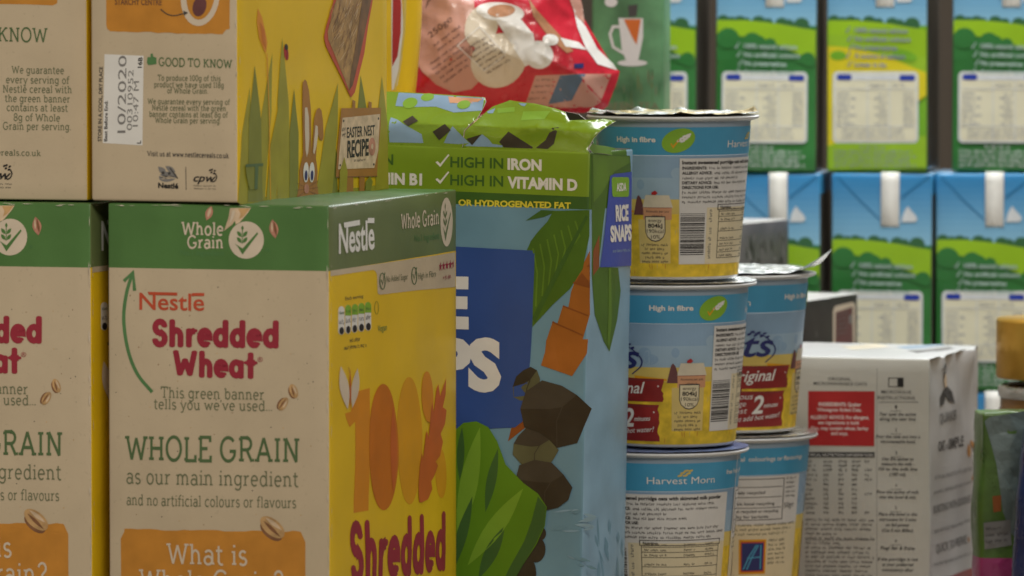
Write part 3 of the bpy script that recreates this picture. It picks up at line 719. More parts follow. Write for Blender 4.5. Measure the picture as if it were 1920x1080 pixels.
p = fp.new(); nest_emblem(p, 315, 325, 1.05); p.text('Nestl\u00e9', (297, 352), (335, 353.5), 10, 'black', weight=.04); p.line([(349, 313), (349.5, 356)], 1.2, 'dgrey', 2); joint_logo(p, 363, 407, 340)
p.build('maker_logo', P['side_panel'])
q2 = lambda L: [(420 + x / 2.7, y / 2.7) for x, y in L]
p = rp.new()
for tip, b0, b1, m, lay in (((150, 330), (118, 1022), (195, 1018), 'g2', 2), ((237, 265), (150, 1020), (205, 1016), 'g1', 1), ((283, 190), (268, 1012), (342, 1006), 'g1', 2), ((347, 450), (328, 1006), (372, 1002), 'g2', 3),
                       ((270, 530), (212, 1016), (262, 1012), 'g1', 3), ((567, 420), (462, 994), (545, 988), 'g1', 2), ((685, 380), (680, 800), (728, 800), 'g2', 1), ((797, 385), (765, 962), (832, 955), 'g1', 2),
                       ((128, 440), (70, 1028), (122, 1024), 'g1', 1), ((600, 795), (575, 982), (612, 980), 'g1', 8), ((732, 890), (708, 965), (735, 964), 'g2', 8), ((540, 640), (500, 990), (575, 984), 'g2', 1)):
    mid0 = (b0[0] * .45 + tip[0] * .55 - 12, b0[1] * .4 + tip[1] * .6); mid1 = (b1[0] * .45 + tip[0] * .55 + 12, b1[1] * .4 + tip[1] * .6)
    p.poly(q2([tip, mid0, b0, b1, mid1]), m, lay)
p.poly(q2([(78, 990), (180, 1000), (330, 985), (470, 975), (600, 960), (830, 930), (832, 966), (78, 1035)]), 'g1', 1)
p.line(q2([(208, 270), (222, 600), (232, 1015)]), 1.6, 'og3', 4)
p.build('grass_print', P['front_panel'])
p = rp.new(); p.poly(q2([(165, 42), (186, 90), (200, 160), (210, 215), (203, 272), (190, 248), (170, 190), (160, 110)]), 'og1', 2); p.poly(q2([(174, 110), (196, 150), (204, 250), (186, 215)]), 'og2', 3); p.build('wheat_ear_print', P['front_panel'])
p = rp.new(); p.ell(*q2([(303, 268)])[0], 4, 14, 'red', 3, -8); p.ell(*q2([(302, 238)])[0], 3, 6, 'black', 4, -8); p.line(q2([(306, 246), (306, 300)]), .8, 'black', 4); p.build('ladybird_print', P['front_panel'])
p = rp.new()
p.poly(q2([(388, 418), (398, 402), (408, 412), (420, 460), (430, 560), (432, 700), (436, 790), (440, 700), (446, 600), (458, 556), (472, 545), (484, 560), (492, 610), (496, 690), (490, 712), (476, 706), (466, 672), (462, 720), (458, 800), (468, 870), (466, 930), (478, 1002), (362, 1010), (378, 930), (376, 860), (388, 800), (392, 780), (388, 600)]), 'brown', 4)
p.poly(q2([(399, 545), (410, 543), (418, 590), (421, 700), (417, 770), (410, 795), (403, 760), (398, 650)]), 'cream', 5); p.poly(q2([(452, 632), (464, 640), (466, 680), (458, 740), (448, 782), (441, 770)]), 'cream', 5)
for x in (407, 437):
    p.ell(*q2([(x, 872)])[0], 5, 19, 'paper', 6); p.ell(*q2([(x, 888)])[0], 2.7, 9.5, 'navy', 7)
p.ell(*q2([(412, 955)])[0], 4.5, 9, 'pink', 6)
for a, b in (((400, 945), (360, 925)), ((400, 958), (358, 962)), ((400, 970), (362, 1000)), ((425, 943), (468, 915)), ((425, 955), (470, 948)), ((425, 968), (466, 985))): p.line(q2([a, b]), .8, 'seeddark', 7)
p.build('rabbit_print', P['front_panel'])
p = rp.new()
for a in (([(640, 505), (655, 512), (655, 555), (640, 555)]), ([(722, 513), (738, 518), (738, 550), (722, 552)]), ([(610, 890), (650, 886), (650, 982), (610, 986)]), ([(680, 882), (708, 880), (706, 975), (680, 978)])): p.poly(q2(a), 'brown', 5)
p.poly(q2([(583, 548), (790, 545), (788, 640), (776, 780), (770, 892), (560, 897), (566, 760)]), 'brown', 5); p.line(q2([(560, 897), (770, 892)]), 1.4, 'seeddark', 6)
p.poly(q2([(588, 596), (783, 577), (775, 760), (755, 850), (570, 857)]), 'seedpale', 6)
for x, y in ((594, 612), (774, 600), (580, 836), (752, 832)): p.ell(*q2([(x, y)])[0], 1.4, 2.4, 'dgrey', 7, n=10)
b_ = lambda x, y: q2([(x, y)])[0]
p.text('EASTER NEST', b_(612, 697), b_(756, 683), 20, 'black', 7, weight=.015); p.text('RECIPE', b_(616, 796), b_(726, 784), 32, 'black', 7, weight=.03)
p.greek(b_(588, 660), b_(606, 659), 7, 'dgrey', 7); p.greek(b_(588, 690), b_(606, 688), 7, 'dgrey', 7); p.greek(b_(652, 818), b_(710, 813), 5, 'dgrey', 7)
p.ell(*b_(743, 742), 6.5, 17, 'pink', 7); p.ell(*b_(743, 742), 2, 5.5, 'seedpale', 8)
p.build('recipe_sign_print', P['front_panel'])
p = rp.new(); p.poly(q2([(104, 832), (192, 826), (188, 880), (170, 955), (126, 962), (108, 890)]), 'g2', 5); p.poly(q2([(104, 832), (192, 826), (192, 840), (104, 846)]), 'txtgreen', 6); p.poly(q2([(150, 838), (168, 836), (164, 955), (148, 958)]), 'txtgreen', 6); p.build('bucket_print', P['front_panel'])
p = rp.new()
p.poly(q2([(548, -30), (520, 70), (500, 140), (492, 190), (503, 235), (530, 290), (580, 385), (632, 494), (652, 468), (678, 360), (702, 270), (722, 130), (752, -30)]), 'coral', 4)
p.poly(q2([(560, -30), (530, 70), (509, 160), (512, 200), (560, 310), (622, 458), (640, 430), (672, 300), (694, 200), (742, -30)]), 'bisc', 5)
p.poly(q2([(690, -30), (742, -30), (694, 200), (672, 300), (640, 430), (622, 458), (628, 380), (650, 250), (672, 100)]), 'biscd', 6)
rnd = random.Random(12)
for i in range(130):
    t = rnd.random(); x0 = 512 + rnd.random() * 165; y0 = 20 + rnd.random() * 330
    if (y0 - 200) > (x0 - 515) * 2.0 + 20 or y0 > 430: continue
    if x0 > 690 - (y0) * .17 - 6 : continue
    p.line(q2([(x0, y0), (x0 + rnd.uniform(8, 26), y0 - rnd.uniform(20, 60))]), .7, rnd.choice(['biscd', 'seedpale', 'seed', 'seeddark']), 6)
p.build('biscuit_print', P['front_panel'])

scuffs(B, P['side_panel'], 7)
# ------------------------------------------------------------------ the one at the left edge, standing on the left large box
zt2 = BIG.h * 0.998 + 0.0012
th, B = box_at('cereal_box', 'beige cereal box cut by the top left corner, standing on the lower left box', 'cereal box',
               (*at(164, 381, 3.222).xy, zt2), 17, w=BIG.w, d=BIG.d, h=0.34, z0=zt2, group='beige and yellow cereal boxes', bulge=0.0015, seed=3)
P = B.build(small_face)
p = Pen(B.front)
p.text('GOOD TO KNOW', (-147, 74), (91, 79), 26, 'txtgreen', font='slab', weight=.12); p.build('heading_lettering', P['side_panel'])
p = p.new()
for s_, x0, x1, y in (('We guarantee', 23, 121.5, 137), ('every serving of', 12, 131, 155.5), ('Nestl\u00e9 cereal with', 6, 136, 173), ('the green banner', 10, 132.5, 190.5), ('contains at least', 13, 128, 207.5), ('8g of Whole', 26, 114, 226), ('Grain per serving.', 6, 134, 242.5)):
    p.text(s_, (x0, y), (x1, y + 1.5), 13.5, 'txtgrey', font='slab', weight=.13)
p.text('www.nestlecereals.co.uk', (-95, 289), (78, 292.5), 11, 'txtgrey', font='slab', weight=.14); p.build('small_print', P['side_panel'])
p = p.new(); joint_logo(p, -28, 23, 335, 1.15); p.build('maker_logo', P['side_panel'])
p = p.new(); p.poly([(-200, -60), (-200, 5), (50, 8), (100, 10), (108, 6), (109, -60)], 'orange', 1); p.build('fact_panel', P['side_panel'])

# ------------------------------------------------------------------ rice cereal box with the torn top
th, B = box_at('cereal_box', 'lime green and blue rice cereal box with its top flap torn open', 'cereal box',
               at(1107, 284, 3.385), 25, w=0.182, right=1188, roll=1.2, group=None, bulge=0.002, wob=0.0012, seed=5, r=0.0018)
RICE = B
zl1 = B.front.uv(1050, 367).y; zl2 = B.front.uv(1050, 391).y
def rice_face(f, c):
    if f in ('front', 'back'):
        return ('banner', 'rgreen') if c[1] > zl1 else ('banner', 'rdark') if c[1] > zl2 else ('front_panel', 'rsky')
    if f in ('right', 'left'): return ('side_panel', 'leaf' if c[1] > zl2 and f == 'right' and c[0] < .05 else 'rsky2')
    if f == 'top': return ('opening_shade', 'inner')  # closed top face, coloured dark in place of the shaded opening
    return ('front_panel', 'board')
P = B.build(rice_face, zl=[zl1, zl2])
fp, rp = Pen(B.front), Pen(B.right)
c8 = lambda L: [(720 + x / 2.572, 240 + y / 2.572) for x, y in L]
c9 = lambda L: [(820 + x / 2.455, 640 + y / 2.455) for x, y in L]
p = fp.new()
p.text('HIGH IN', (640, 306), (738, 308.5), 20, 'rdark', weight=.02); p.text('VITAMIN B1', (655, 342.5), (792, 346.5), 21, 'white', weight=.045)
p.text('HIGH IN', (845, 313), (944, 316), 20, 'rdark', weight=.02); p.text('IRON', (952, 317), (1016, 319.5), 20.5, 'white', weight=.045)
p.text('HIGH IN', (845, 346.5), (944, 349.5), 20, 'rdark', weight=.02); p.text('VITAMIN D', (952, 351.5), (1083, 357), 21, 'white', weight=.045)
for dy in (0, 32): p.poly([(817, 304 + dy), (821, 302 + dy), (826, 307 + dy), (841, 289 + dy), (843, 291 + dy), (826, 313 + dy)], 'white', 2)
p.text('OR HYDROGENATED FAT', (861, 385), (1071, 391), 11.5, 'yel2', weight=.04)
p.build('claim_lettering', P['banner'])
p = fp.new()
p.poly(c8([(685, 447), (760, 395), (840, 400), (770, 430)]), 'rdark', 2)
p.poly(c8([(818, 400), (992, 395), (992, 520), (960, 680), (900, 775), (820, 850), (722, 958), (718, 800), (690, 590), (710, 545), (740, 505), (790, 450)]), 'leaf', 3)
for t in range(7): p.line(c8([(720 + t * 34, 560 - t * 22 + 20), (742 + t * 34, 700 - t * 30), (738 + t * 30, 860 - t * 50)]), 3.2, 'leaf2', 4)
p.poly(c8([(735, 940), (850, 700), (985, 430), (975, 420), (830, 690), (722, 915)]), 'rdark', 5)
p.build('palm_leaf_print', P['front_panel'])
p = fp.new()
p.poly(c8([(994, 650), (994, 770), (920, 745), (955, 700)]), 'trunk2', 2)
p.poly(c8([(925, 733), (950, 680), (994, 590), (994, 900), (965, 1000), (935, 1100), (775, 1100), (790, 1010), (818, 930), (838, 945), (866, 855), (890, 870), (905, 790)]), 'trunk', 2)
p.line(c8([(915, 745), (992, 768)]), 3, 'trunk2', 3); p.line(c8([(866, 858), (985, 905)]), 3, 'trunk2', 3); p.line(c8([(815, 935), (960, 1000)]), 3, 'trunk2', 3)
p.poly(c9([(505, -10), (695, -10), (690, 55), (622, 160), (480, 110), (498, 50)]), 'trunk', 3); p.poly(c9([(415, 220), (455, 220), (430, 380), (330, 460), (345, 400), (400, 350)]), 'trunk2', 2)
p.build('palm_trunk_print', P['front_panel'])
p = fp.new()
p.poly([(650, 445), (856, 462), (1003, 470), (1001, 600), (996, 680), (986, 760), (982, 790), (968, 801), (856, 806), (690, 800), (650, 790)], 'rblue', 4)
fac = p.build('name_plate', P['front_panel'])
p = fp.new()
p.text('RICE', (618, 603), (882, 611), 91, 'white', 6, weight=.05); p.text('SNAPS', (575, 718), (943, 729), 93, 'white', 6, weight=.05)
p.build('name_lettering', fac)
p = fp.new()
def boulder(x, y, rx, ry, rot, seed, m1, m2, lay):
    rnd = random.Random(seed); cr, sr = math.cos(rot), math.sin(rot); q = []
    for k in range(11):
        a = 2 * math.pi * k / 11; f = rnd.uniform(.84, 1.08); q.append((f * rx * math.cos(a), f * ry * math.sin(a)))
    R_ = lambda L: [(x + u * cr - v * sr, y + u * sr + v * cr) for u, v in L]
    p.poly(R_(q), m1, lay); p.poly(R_([q[5], q[6], q[7], q[8], q[9], (q[9][0] * .35, q[9][1] * .35), (q[6][0] * .2, q[6][1] * .2)]), m2, lay + 1)
    p.line(R_([q[2], (q[2][0] * .3, q[2][1] * .2), (q[9][0] * .35, q[9][1] * .35)]), 1.6, m2, lay + 1)
boulder(1042, 775, 68, 62, .4, 1, 'coco', 'coco3', 5); boulder(990, 722, 24, 36, .3, 2, 'coco2', 'coco', 4); boulder(1003, 842, 46, 36, .5, 3, 'coco2', 'coco3', 7); boulder(1022, 912, 58, 46, .5, 4, 'coco', 'coco3', 9)
p.ell(1016, 1000, 9, 12, 'coco', 6); p.ell(1006, 1030, 18, 24, 'coco', 6); p.ell(985, 1075, 22, 34, 'coco', 6)
p.build('boulders_print', P['front_panel'])
p = fp.new()
p.poly([(800, 850), (853, 830), (858, 806), (874, 792), (898, 789), (920, 800), (936, 826), (952, 870), (985, 905), (1012, 925), (1028, 950), (1024, 985), (1008, 1020), (985, 1055), (968, 1084), (950, 1130), (780, 1130), (760, 960)], 'bush', 12)
p.poly([(1012, 930), (1027, 950), (1023, 985), (1006, 1020), (985, 1055), (968, 1084), (955, 1110), (935, 1110), (960, 1060), (985, 1015), (1000, 975)], 'bush3', 13)
p.leaf(862, 1010, 905, 800, 17, 'bush2', 13); p.leaf(880, 1060, 985, 915, 16, 'bush2', 13); p.leaf(866, 900, 872, 800, 7, 'bush3', 13); p.leaf(900, 1085, 950, 985, 12, 'bush3', 13); p.leaf(850, 1075, 890, 930, 10, 'bush3', 14); p.leaf(914, 960, 938, 840, 9, 'bush3', 13)
p.build('bush_print', P['front_panel'])
p = fp.new(); rnd = random.Random(5)
for i in range(14):
    x, y = rnd.uniform(1030, 1100), rnd.uniform(960, 1075); p.leaf(x, y, x + rnd.uniform(14, 40), y + rnd.uniform(-8, 8), rnd.uniform(1.5, 4), 'rsky2' if i % 3 else 'rsky', 2 + i % 2)
p.build('water_print', P['front_panel'])
p = rp.new()
p.poly([(1109, 288), (1181, 292), (1183, 330), (1170, 345), (1140, 340), (1128, 420), (1119, 505), (1109, 520)], 'leaf', 1)
p.poly([(1111, 290), (1178, 294), (1180, 305), (1150, 322), (1128, 360), (1112, 380)], 'leaf2', 2)
p.poly([(1109, 520), (1122, 500), (1154, 502), (1160, 545), (1152, 600), (1138, 659), (1128, 640), (1112, 590)], 'leaf', 2); p.poly([(1136, 502), (1140, 502), (1141, 600), (1137, 655), (1134, 640)], 'leaf2', 3)
p.poly([(1111, 470), (1121, 440), (1121, 500), (1111, 530)], 'trunk2', 2)
p.build('palm_leaf_print', P['side_panel'])
p = rp.new(); p.poly([(1142, 330), (1150, 326), (1183, 322), (1182, 498), (1122, 501), (1131, 420)], 'rblue2', 4); lab = p.build('name_plate', P['side_panel'])
p = rp.new(); p.rrect(1144, 332, 1177, 369, 3, 'lgreen', 5, ry=6); p.text('ASDA', (1152, 358), (1171, 357), 15, 'white', 6, weight=.03); p.build('shop_logo', lab)
p = rp.new(); p.text('RICE', (1149, 413.5), (1176, 412), 29, 'white', 6, weight=.05); p.text('SNAPS', (1138, 452), (1182, 449), 29, 'white', 6, weight=.05); p.greek((1142, 473), (1179, 471), 6, 'psky2', 6); p.build('name_lettering', lab)
p = rp.new()
for i in range(16):
    x, y = rnd.uniform(1112, 1165), rnd.uniform(930, 1075); p.leaf(x, y, x + rnd.uniform(-6, 8), y + rnd.uniform(20, 60), rnd.uniform(1, 3), 'rsky', 1 + i % 2)
p.build('water_print', P['side_panel'])

# torn flaps: stiff card with a white torn edge
def card(surf, pts, thick, face, back, edge, wave=None, name='flap', parent=None):
    mb = MB(); uv = [surf.uv(*p) for p in pts]
    area2 = sum(uv[i].x * uv[(i + 1) % len(uv)].y - uv[(i + 1) % len(uv)].x * uv[i].y for i in range(len(uv)))
    if area2 < 0: uv.reverse()
    ts = tessellate_polygon([[Vector((p.x, p.y, 0)) for p in uv]])
    pn = Pen(surf); old = surf.b, surf.maxlen; surf.b = wave or (lambda u, v: 0); surf.maxlen = 0.004
    pn.faces(uv, [tuple(t) for t in ts], face, 0); pn.faces(uv, [tuple(t) for t in ts], back, -thick)
    n = len(uv)
    for i in range(n):
        a, b = uv[i], uv[(i + 1) % n]; m = max(1, int((b - a).length / 0.003))
        for k in range(m):
            q0 = a + (b - a) * k / m; q1 = a + (b - a) * (k + 1) / m
            pn.mb.add([surf.pt(*q0, 0), surf.pt(*q1, 0), surf.pt(*q1, -thick), surf.pt(*q0, -thick)], [(0, 1, 2, 3)], edge)
    surf.b, surf.maxlen = (surf.b, surf.maxlen)
    return pn
mat('flap_lime', (0.19, 0.30, 0.015), 0.24, 0.5, var=0.1, scale=20, coat=0.4, bump=0.12, bscale=70)
mat('torn_edge', (0.74, 0.70, 0.62), 0.8)
ti = math.radians(9)
flapS = Plane(th, (-B.w / 2, -B.d / 2 + 0.0004, B.h - 0.0006), (1, 0, 0), (0, math.sin(ti), math.cos(ti)), (0, -math.cos(ti), math.sin(ti)), B.w, 0.04)
def fw(u, v):
    t = max(0.0, (u - 0.165) / 0.03)
    return (0.0016 * noise.noise(Vector((u * 45, v * 70, 2))) + 0.0022 * abs(noise.noise(Vector((u * 26 + v * 30, v * 60, 8))))) * min(1, v / 0.008) - 0.010 * t * t * min(1, v / 0.02) - 0.009 * max(0, v - .013) / .014
right_part = [(868, 280), (1107, 288.5), (1101, 279), (1112, 260), (1126, 240), (1140, 222), (1122, 219), (1105, 222), (1062, 224), (1052, 208), (1035, 201), (1012, 195), (990, 190), (970, 188), (941, 183), (926, 190), (912, 196), (905, 204), (896, 217), (886, 234), (874, 246)]
left_part = [(640, 272), (866, 279.5), (872, 246), (882, 233), (890, 221), (894, 206), (898, 186), (894, 178), (870, 176), (832, 173), (780, 170), (735, 167), (640, 163)]
pn = card(flapS, right_part, 0.0006, 'flap_lime', 'board', 'torn_edge', fw)
fl = pn.mb.build('torn_flap', th, 'torn right half of the lime green top flap', weld=2)
c6 = lambda L: [(860 + x / 5.333, 150 + y / 5.333) for x, y in L]
flapS.b = fw; p = Pen(flapS)
p.poly(c6([(408, 622), (500, 515), (742, 672), (735, 685), (455, 675)]), 'coco', 1); p.poly(c6([(770, 680), (868, 600), (935, 480), (998, 470), (970, 560), (950, 640), (890, 690)]), 'coco', 1)
p.poly(c6([(60, 660), (240, 545), (300, 590), (340, 640), (440, 655), (440, 672), (60, 660)]), 'psky', 1)
p.poly(c6([(88, 590), (232, 548), (130, 650)]), 'coco', 2)
p.poly(c6([(530, 208), (620, 215), (600, 245), (565, 235)]), 'psky', 1); p.poly(c6([(240, 300), (310, 262), (300, 318), (250, 320)]), 'psky', 1)
p.poly(c6([(330, 265), (500, 250), (510, 300), (345, 318)]), 'bush2', 1); p.poly(c6([(600, 300), (880, 300), (840, 385), (600, 395)]), 'bush2', 1)
p.build('flap_print', fl)
flapS.b = None
pn = card(flapS, left_part, 0.0006, 'flap_lime', 'board', 'torn_edge', fw)
fl = pn.mb.build('torn_flap', th, 'straight left half of the lime green top flap', weld=2)
flapS.b = fw; p = Pen(flapS); c3 = lambda L: [(720 + x / 3.374, y / 3.374) for x, y in L]
p.poly(c3([(36, 568), (586, 604), (590, 690), (420, 705), (300, 665), (160, 668), (40, 660)]), 'psky', 1)
p.poly(c3([(36, 740), (80, 755), (150, 800), (240, 850), (250, 905), (36, 900)]), 'psky', 1); p.poly(c3([(380, 905), (440, 800), (540, 905), (470, 912)]), 'psky', 1)
p.ell(*c3([(130, 640)])[0], 14, 11, 'bush2', 2); p.ell(*c3([(230, 600)])[0], 12, 8, 'bush2', 2); p.ell(*c3([(470, 650)])[0], 12, 9, 'bush2', 3); p.poly(c3([(355, 595), (580, 610), (540, 640), (440, 640), (380, 640)]), 'salmon', 2)
p.poly(c3([(120, 768), (170, 728), (215, 764), (155, 800)]), 'coco', 3); p.poly(c3([(312, 835), (390, 785), (432, 826), (352, 888)]), 'coco', 3); p.poly(c3([(525, 880), (620, 852), (560, 918)]), 'coco', 3)
p.build('flap_print', fl); flapS.b = None
ti2 = math.radians(50)
backS = Plane(th, (-B.w / 2, B.d / 2 - 0.002, B.h - 0.0006), (1, 0, 0), (0, -math.sin(ti2) * 0.0 , 1), (0, -1, 0), B.w, 0.03)
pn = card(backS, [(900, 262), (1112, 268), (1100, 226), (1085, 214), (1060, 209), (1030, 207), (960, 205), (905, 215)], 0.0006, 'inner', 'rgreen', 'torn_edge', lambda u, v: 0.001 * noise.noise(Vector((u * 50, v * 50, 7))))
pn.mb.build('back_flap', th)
sideS = Plane(th, (B.w / 2 - 0.0008, -B.d / 2, B.h - 0.0012), (0, 1, 0), (-.25, 0, 1), (1, 0, .25), B.d, 0.02)
pn = card(sideS, [(1110, 287), (1186, 296), (1184, 288), (1172, 280), (1150, 277), (1118, 273), (1108, 270), (1104, 278)], 0.0006, 'leaf2', 'board', 'torn_edge', lambda u, v: 0.0015 * math.sin(u * 90))
pn.mb.build('side_flap', th)

# ------------------------------------------------------------------ porridge pots
PH = 0.0997; R0, R1, ZT = 0.0387, 0.0466, 0.0962
def pot_mesh():
    r = thing('porridge_pot', 'pot', 'porridge pot', (0, 0, 0), group='stacked porridge pots')
    def lathe(prof, m, name, parent, n=120, closed=True):
        mb = MB(); vs = []
        for rr, z in prof: vs += [(rr * math.sin(2 * math.pi * k / n), -rr * math.cos(2 * math.pi * k / n), z) for k in range(n)]
        fs = [(i * n + k, i * n + (k + 1) % n, (i + 1) * n + (k + 1) % n, (i + 1) * n + k) for i in range(len(prof) - 1) for k in range(n)]
        mb.add(vs, fs, m); return mb.build(name, parent, smooth=True)
    cup = lathe([(0.0, .004), (R0 - .002, .004), (R0 - .0025, 0), (R0 - .0008, 0), (R0, .0012), (R1, ZT - .001), (R1 - .003, ZT), (R0 - .004, .006), (0, .006)], K['plast'], 'cup', r)
    rim = lathe([(R1 - .002, ZT - .0018), (R1 + .0010, ZT - .0022), (R1 + .0044, ZT - .0012), (R1 + .0052, ZT - .0003), (R1 + .0048, ZT + .0006), (R1 + .002, ZT + .0009), (R1 - .004, ZT + .0008), (R1 - .004, ZT - .002)], K['plast'], 'rim', r)
    sf = Cone(R0, R1, 0.0012, ZT - .001)
    vy = lambda y: 0.0015 + (535 - y) * 0.000312
    pp = Pen(sf, lambda q: (q[0], vy(q[1])))
    def band(p, y0, y1, m, lay, a0=-180, a1=180): p.rect(a0, y0, a1, y1, m, lay)
    def wrapped(f):
        p = pp.new(); f(p); return p
    def art(p):
        band(p, 234, 249, 'ptop', 1); band(p, 303, 345, 'psky', 1); band(p, 345, 395, 'psky2', 1); band(p, 386, 420, 'pfield2', 2); band(p, 414, 534, 'pfield', 3)
        rnd = random.Random(2)
        for i in range(26): p.ell(rnd.uniform(-170, 170), rnd.uniform(315, 375), rnd.uniform(3, 7), rnd.uniform(7, 14), rnd.choice(['psky', 'psky2']), 2)
        for i in range(150):
            u = rnd.uniform(-180, 178); y = rnd.uniform(420, 520); p.leaf(u, y + 14, u + rnd.uniform(-1, 1), y, .35, rnd.choice(['pfield2', 'yel2', 'orange']), 4)
    wrapped(art).build('picture_print', cup)
    wrapped(lambda p: band(p, 249, 302, 'pband', 3)).build('blue_band', cup)
    def letter(p):
        p.text('High in fibre', (-46, 277), (-13, 277), 10, 'paper', 5, weight=.03)
        for a, b in ((45, 99), (-130, -76)):
            p.text('Harvest Morn', (a, 288), (b, 288), 14, 'paper', 5)
            c = (a + b) / 2
            for dx, dy in ((-3, 4), (-1, -1), (1.5, -5), (1, 4), (3.4, 0), (5, -5)): p.leaf(c + dx - 1, 268 + dy + 2.5, c + dx + 2.4, 268 + dy - 2.5, 1.7, 'pfield2', 5)
        p.text('colourings or flavourings', (154, 274), (207, 274), 9, 'paper', 5, weight=.015); p.text('free from artificial', (112, 274), (151, 274), 9, 'paper', 5, weight=.015)
    wrapped(letter).build('band_lettering', cup)
    def oval(p):
        ov = [(33 * math.cos(t * .2244), 22 * math.sin(t * .2244)) for t in range(28)]; p.poly([(4 + (x * .94 + y * .34) * .39, 274 - x * .34 + y * .94) for x, y in ov], 'lgreen', 6); q = lambda x, y: (4 + x, 274 + y)
        p.poly([q(-6, 6), q(-5, 5), q(-4, 10), q(0, -2), q(1, -1), q(-4, 15)], 'og3', 7)
        for dx, dy in ((0, 0), (2, -4), (4, -8), (2.6, 1), (4.6, -3), (6.4, -7), (7, -11)): p.leaf(*q(dx - 1, dy + 3), *q(dx + 2, dy - 3), 1.6, 'paper', 7)
    wrapped(oval).build('leaf_badge', cup)
    def barn(p):
        p.poly([(-33, 416), (-31, 396), (-29.5, 382), (-28, 378), (-26, 384), (-24.5, 396), (-24, 416)], 'plum', 5)
        p.poly([(-25, 402), (-22, 378), (-3, 378), (0, 402)], 'barn', 5); p.poly([(-24.5, 402), (-1, 402), (-1, 425), (-24.5, 425)], 'salmon', 5); p.line([(-24.5, 402), (-1, 402)], .8, 'pred', 6)
        p.poly([(-17, 373), (-14, 369), (-12, 374), (-14, 378), (-17, 377)], 'red', 6); p.poly([(-60, 402), (-33, 408), (-33, 412), (-60, 410)], 'og3', 4)
        p.text('Amounts per pot', (-22, 411), (-3, 411), 5, 'dgrey', 6); p.greek((-17, 420), (-8, 420), 5, 'dgrey', 6)
    wrapped(barn).build('barn_print', cup)
    def energy(p):
        p.poly([(-23, 418), (-6, 418), (-6, 448), (-7.5, 458), (-11, 465), (-14.5, 467), (-18, 465), (-21.5, 458), (-23, 448)], 'dgrey', 6); p.poly([(-22.3, 420), (-6.7, 420), (-6.7, 448), (-8, 457), (-11.3, 463), (-14.5, 465), (-17.7, 463), (-21, 457), (-22.3, 448)], 'ppanel2', 7)
        p.text('energy', (-20, 429), (-9, 429), 6.5, 'dgrey', 8); p.text('804kJ', (-20.5, 440), (-8.5, 440), 8, 'black', 8, weight=.02); p.text('190kcal', (-21.5, 450), (-7.5, 450), 7.5, 'black', 8); p.text('10%', (-18, 461), (-10.5, 461), 7.5, 'dgrey', 8)
        p.rect(-29, 425, -2, 508, 'badge_straw', 5)
        for i, y in enumerate((475, 483, 491, 499, 507)): p.greek((-27 + (i % 2) * 3, y), (-4 - (i % 2) * 3, y), 5, 'dgrey', 6, seed=i)
    wrapped(energy).build('energy_badge', cup)
    def panel(p):
        p.rect(5, 308, 115, 402, 'ppanel', 5); p.rect(5, 402, 115, 510, 'ppanel2', 5); p.rect(5.3, 402, 28, 509, 'ppanel', 6)
    pl = wrapped(panel).build('ingredients_panel', cup)
    def ptext(p):
        p.text('Instant sweetened porridge oats with skimmed milk powder', (7, 319), (107, 319), 7, 'black', 7, weight=.03)
        for y, s_, x1 in ((329, 'INGREDIENTS:', 100), (338.5, 'ALLERGY ADVICE:', 104), (348, '', 60), (357, 'DIETARY ADVICE:', 76), (366, 'DIRECTIONS FOR USE:', 0), (375, '', 106), (384, '', 112), (393, '', 98)):
            u = 7
            if s_: u2 = 7 + len(s_) * 1.62; p.text(s_, (7, y), (u2, y), 5.6, 'black', 7, weight=.03); u = u2 + 2
            if x1 > u: p.greek((u, y), (x1, y), 5, 'dgrey', 7)
        p.frame(38, 396, 109, 407, .7, 'dgrey', 7, wy=1.3); p.text('Nutrition', (41, 404.5), (53, 404.5), 5.6, 'black', 7, weight=.02)
        for y in (409, 419, 429, 447, 465, 476, 487, 498): p.rect(40, y, 107, y + 1, 'dgrey', 7); p.greek((42, y - 2), (60, y - 2), 4.6, 'dgrey', 7); p.greek((74, y - 2), (84, y - 2), 4.6, 'dgrey', 7); p.greek((93, y - 2), (103, y - 2), 4.6, 'dgrey', 7)
        p.rect(39.5, 407, 40, 499, 'dgrey', 7); p.rect(107, 407, 107.5, 499, 'dgrey', 7)
        p.greek((33, 500), (33, 440), 3, 'mgrey', 7, up=(-1, 0)); p.greek((33, 430), (33, 405), 3, 'mgrey', 7, up=(-1, 0))
    wrapped(ptext).build('panel_print', pl)
    def bars(p):
        rnd = random.Random(31); y = 413
        while y < 492: t = rnd.choice([.9, .9, 1.6, 2.6]); p.rect(6, y, 26.5, y + t, 'black', 7); y += t + rnd.choice([.8, .9, 1.6, 2.2])
    wrapped(bars).build('barcode', pl)
    def front(p):
        p.text('Oats', (-126, 388), (-55, 388), 49, 'navy', 5, weight=.012, shear=.3)
        p.curve([(-75, 340), (-64, 348), (-54, 368), (-54, 384), (-62, 400)], 1.3, 'navy', 6)
        for i in range(7): p.leaf(-78 + i * 2.6, 347 - (i % 2) * 7 + i, -75 + i * 2.6, 341 - (i % 2) * 5 + i, 1.6, 'navy', 6)
    wrapped(front).build('title_lettering', cup)
    def sign(p):
        rnd = random.Random(6)
        def board(a0, a1, y0, y1):
            r_ = [(a1 + rnd.uniform(-1.5, 1.2), y0 + (y1 - y0) * i / 8) for i in range(9)]; l_ = [(a0 + rnd.uniform(-1.2, 1.5), y1 - (y1 - y0) * i / 8) for i in range(9)]
            p.poly([(a0, y0 - 3)] + r_ + [(a1, y1)] + l_, 'pred', 5); p.ell(a1 - 4, y0 + 14, .7, 1.6, 'paper', 6, n=8); p.line([(a0 + 4, y0 + 1), (a1 - 3, y0 + 3)], .9, 'plum', 6)
        p.rect(-94, 398, -82, 404, 'plum', 5); p.rect(-94, 452, -82, 458, 'plum', 5)
        board(-132, -36, 408, 452); board(-134, -40, 458, 528)
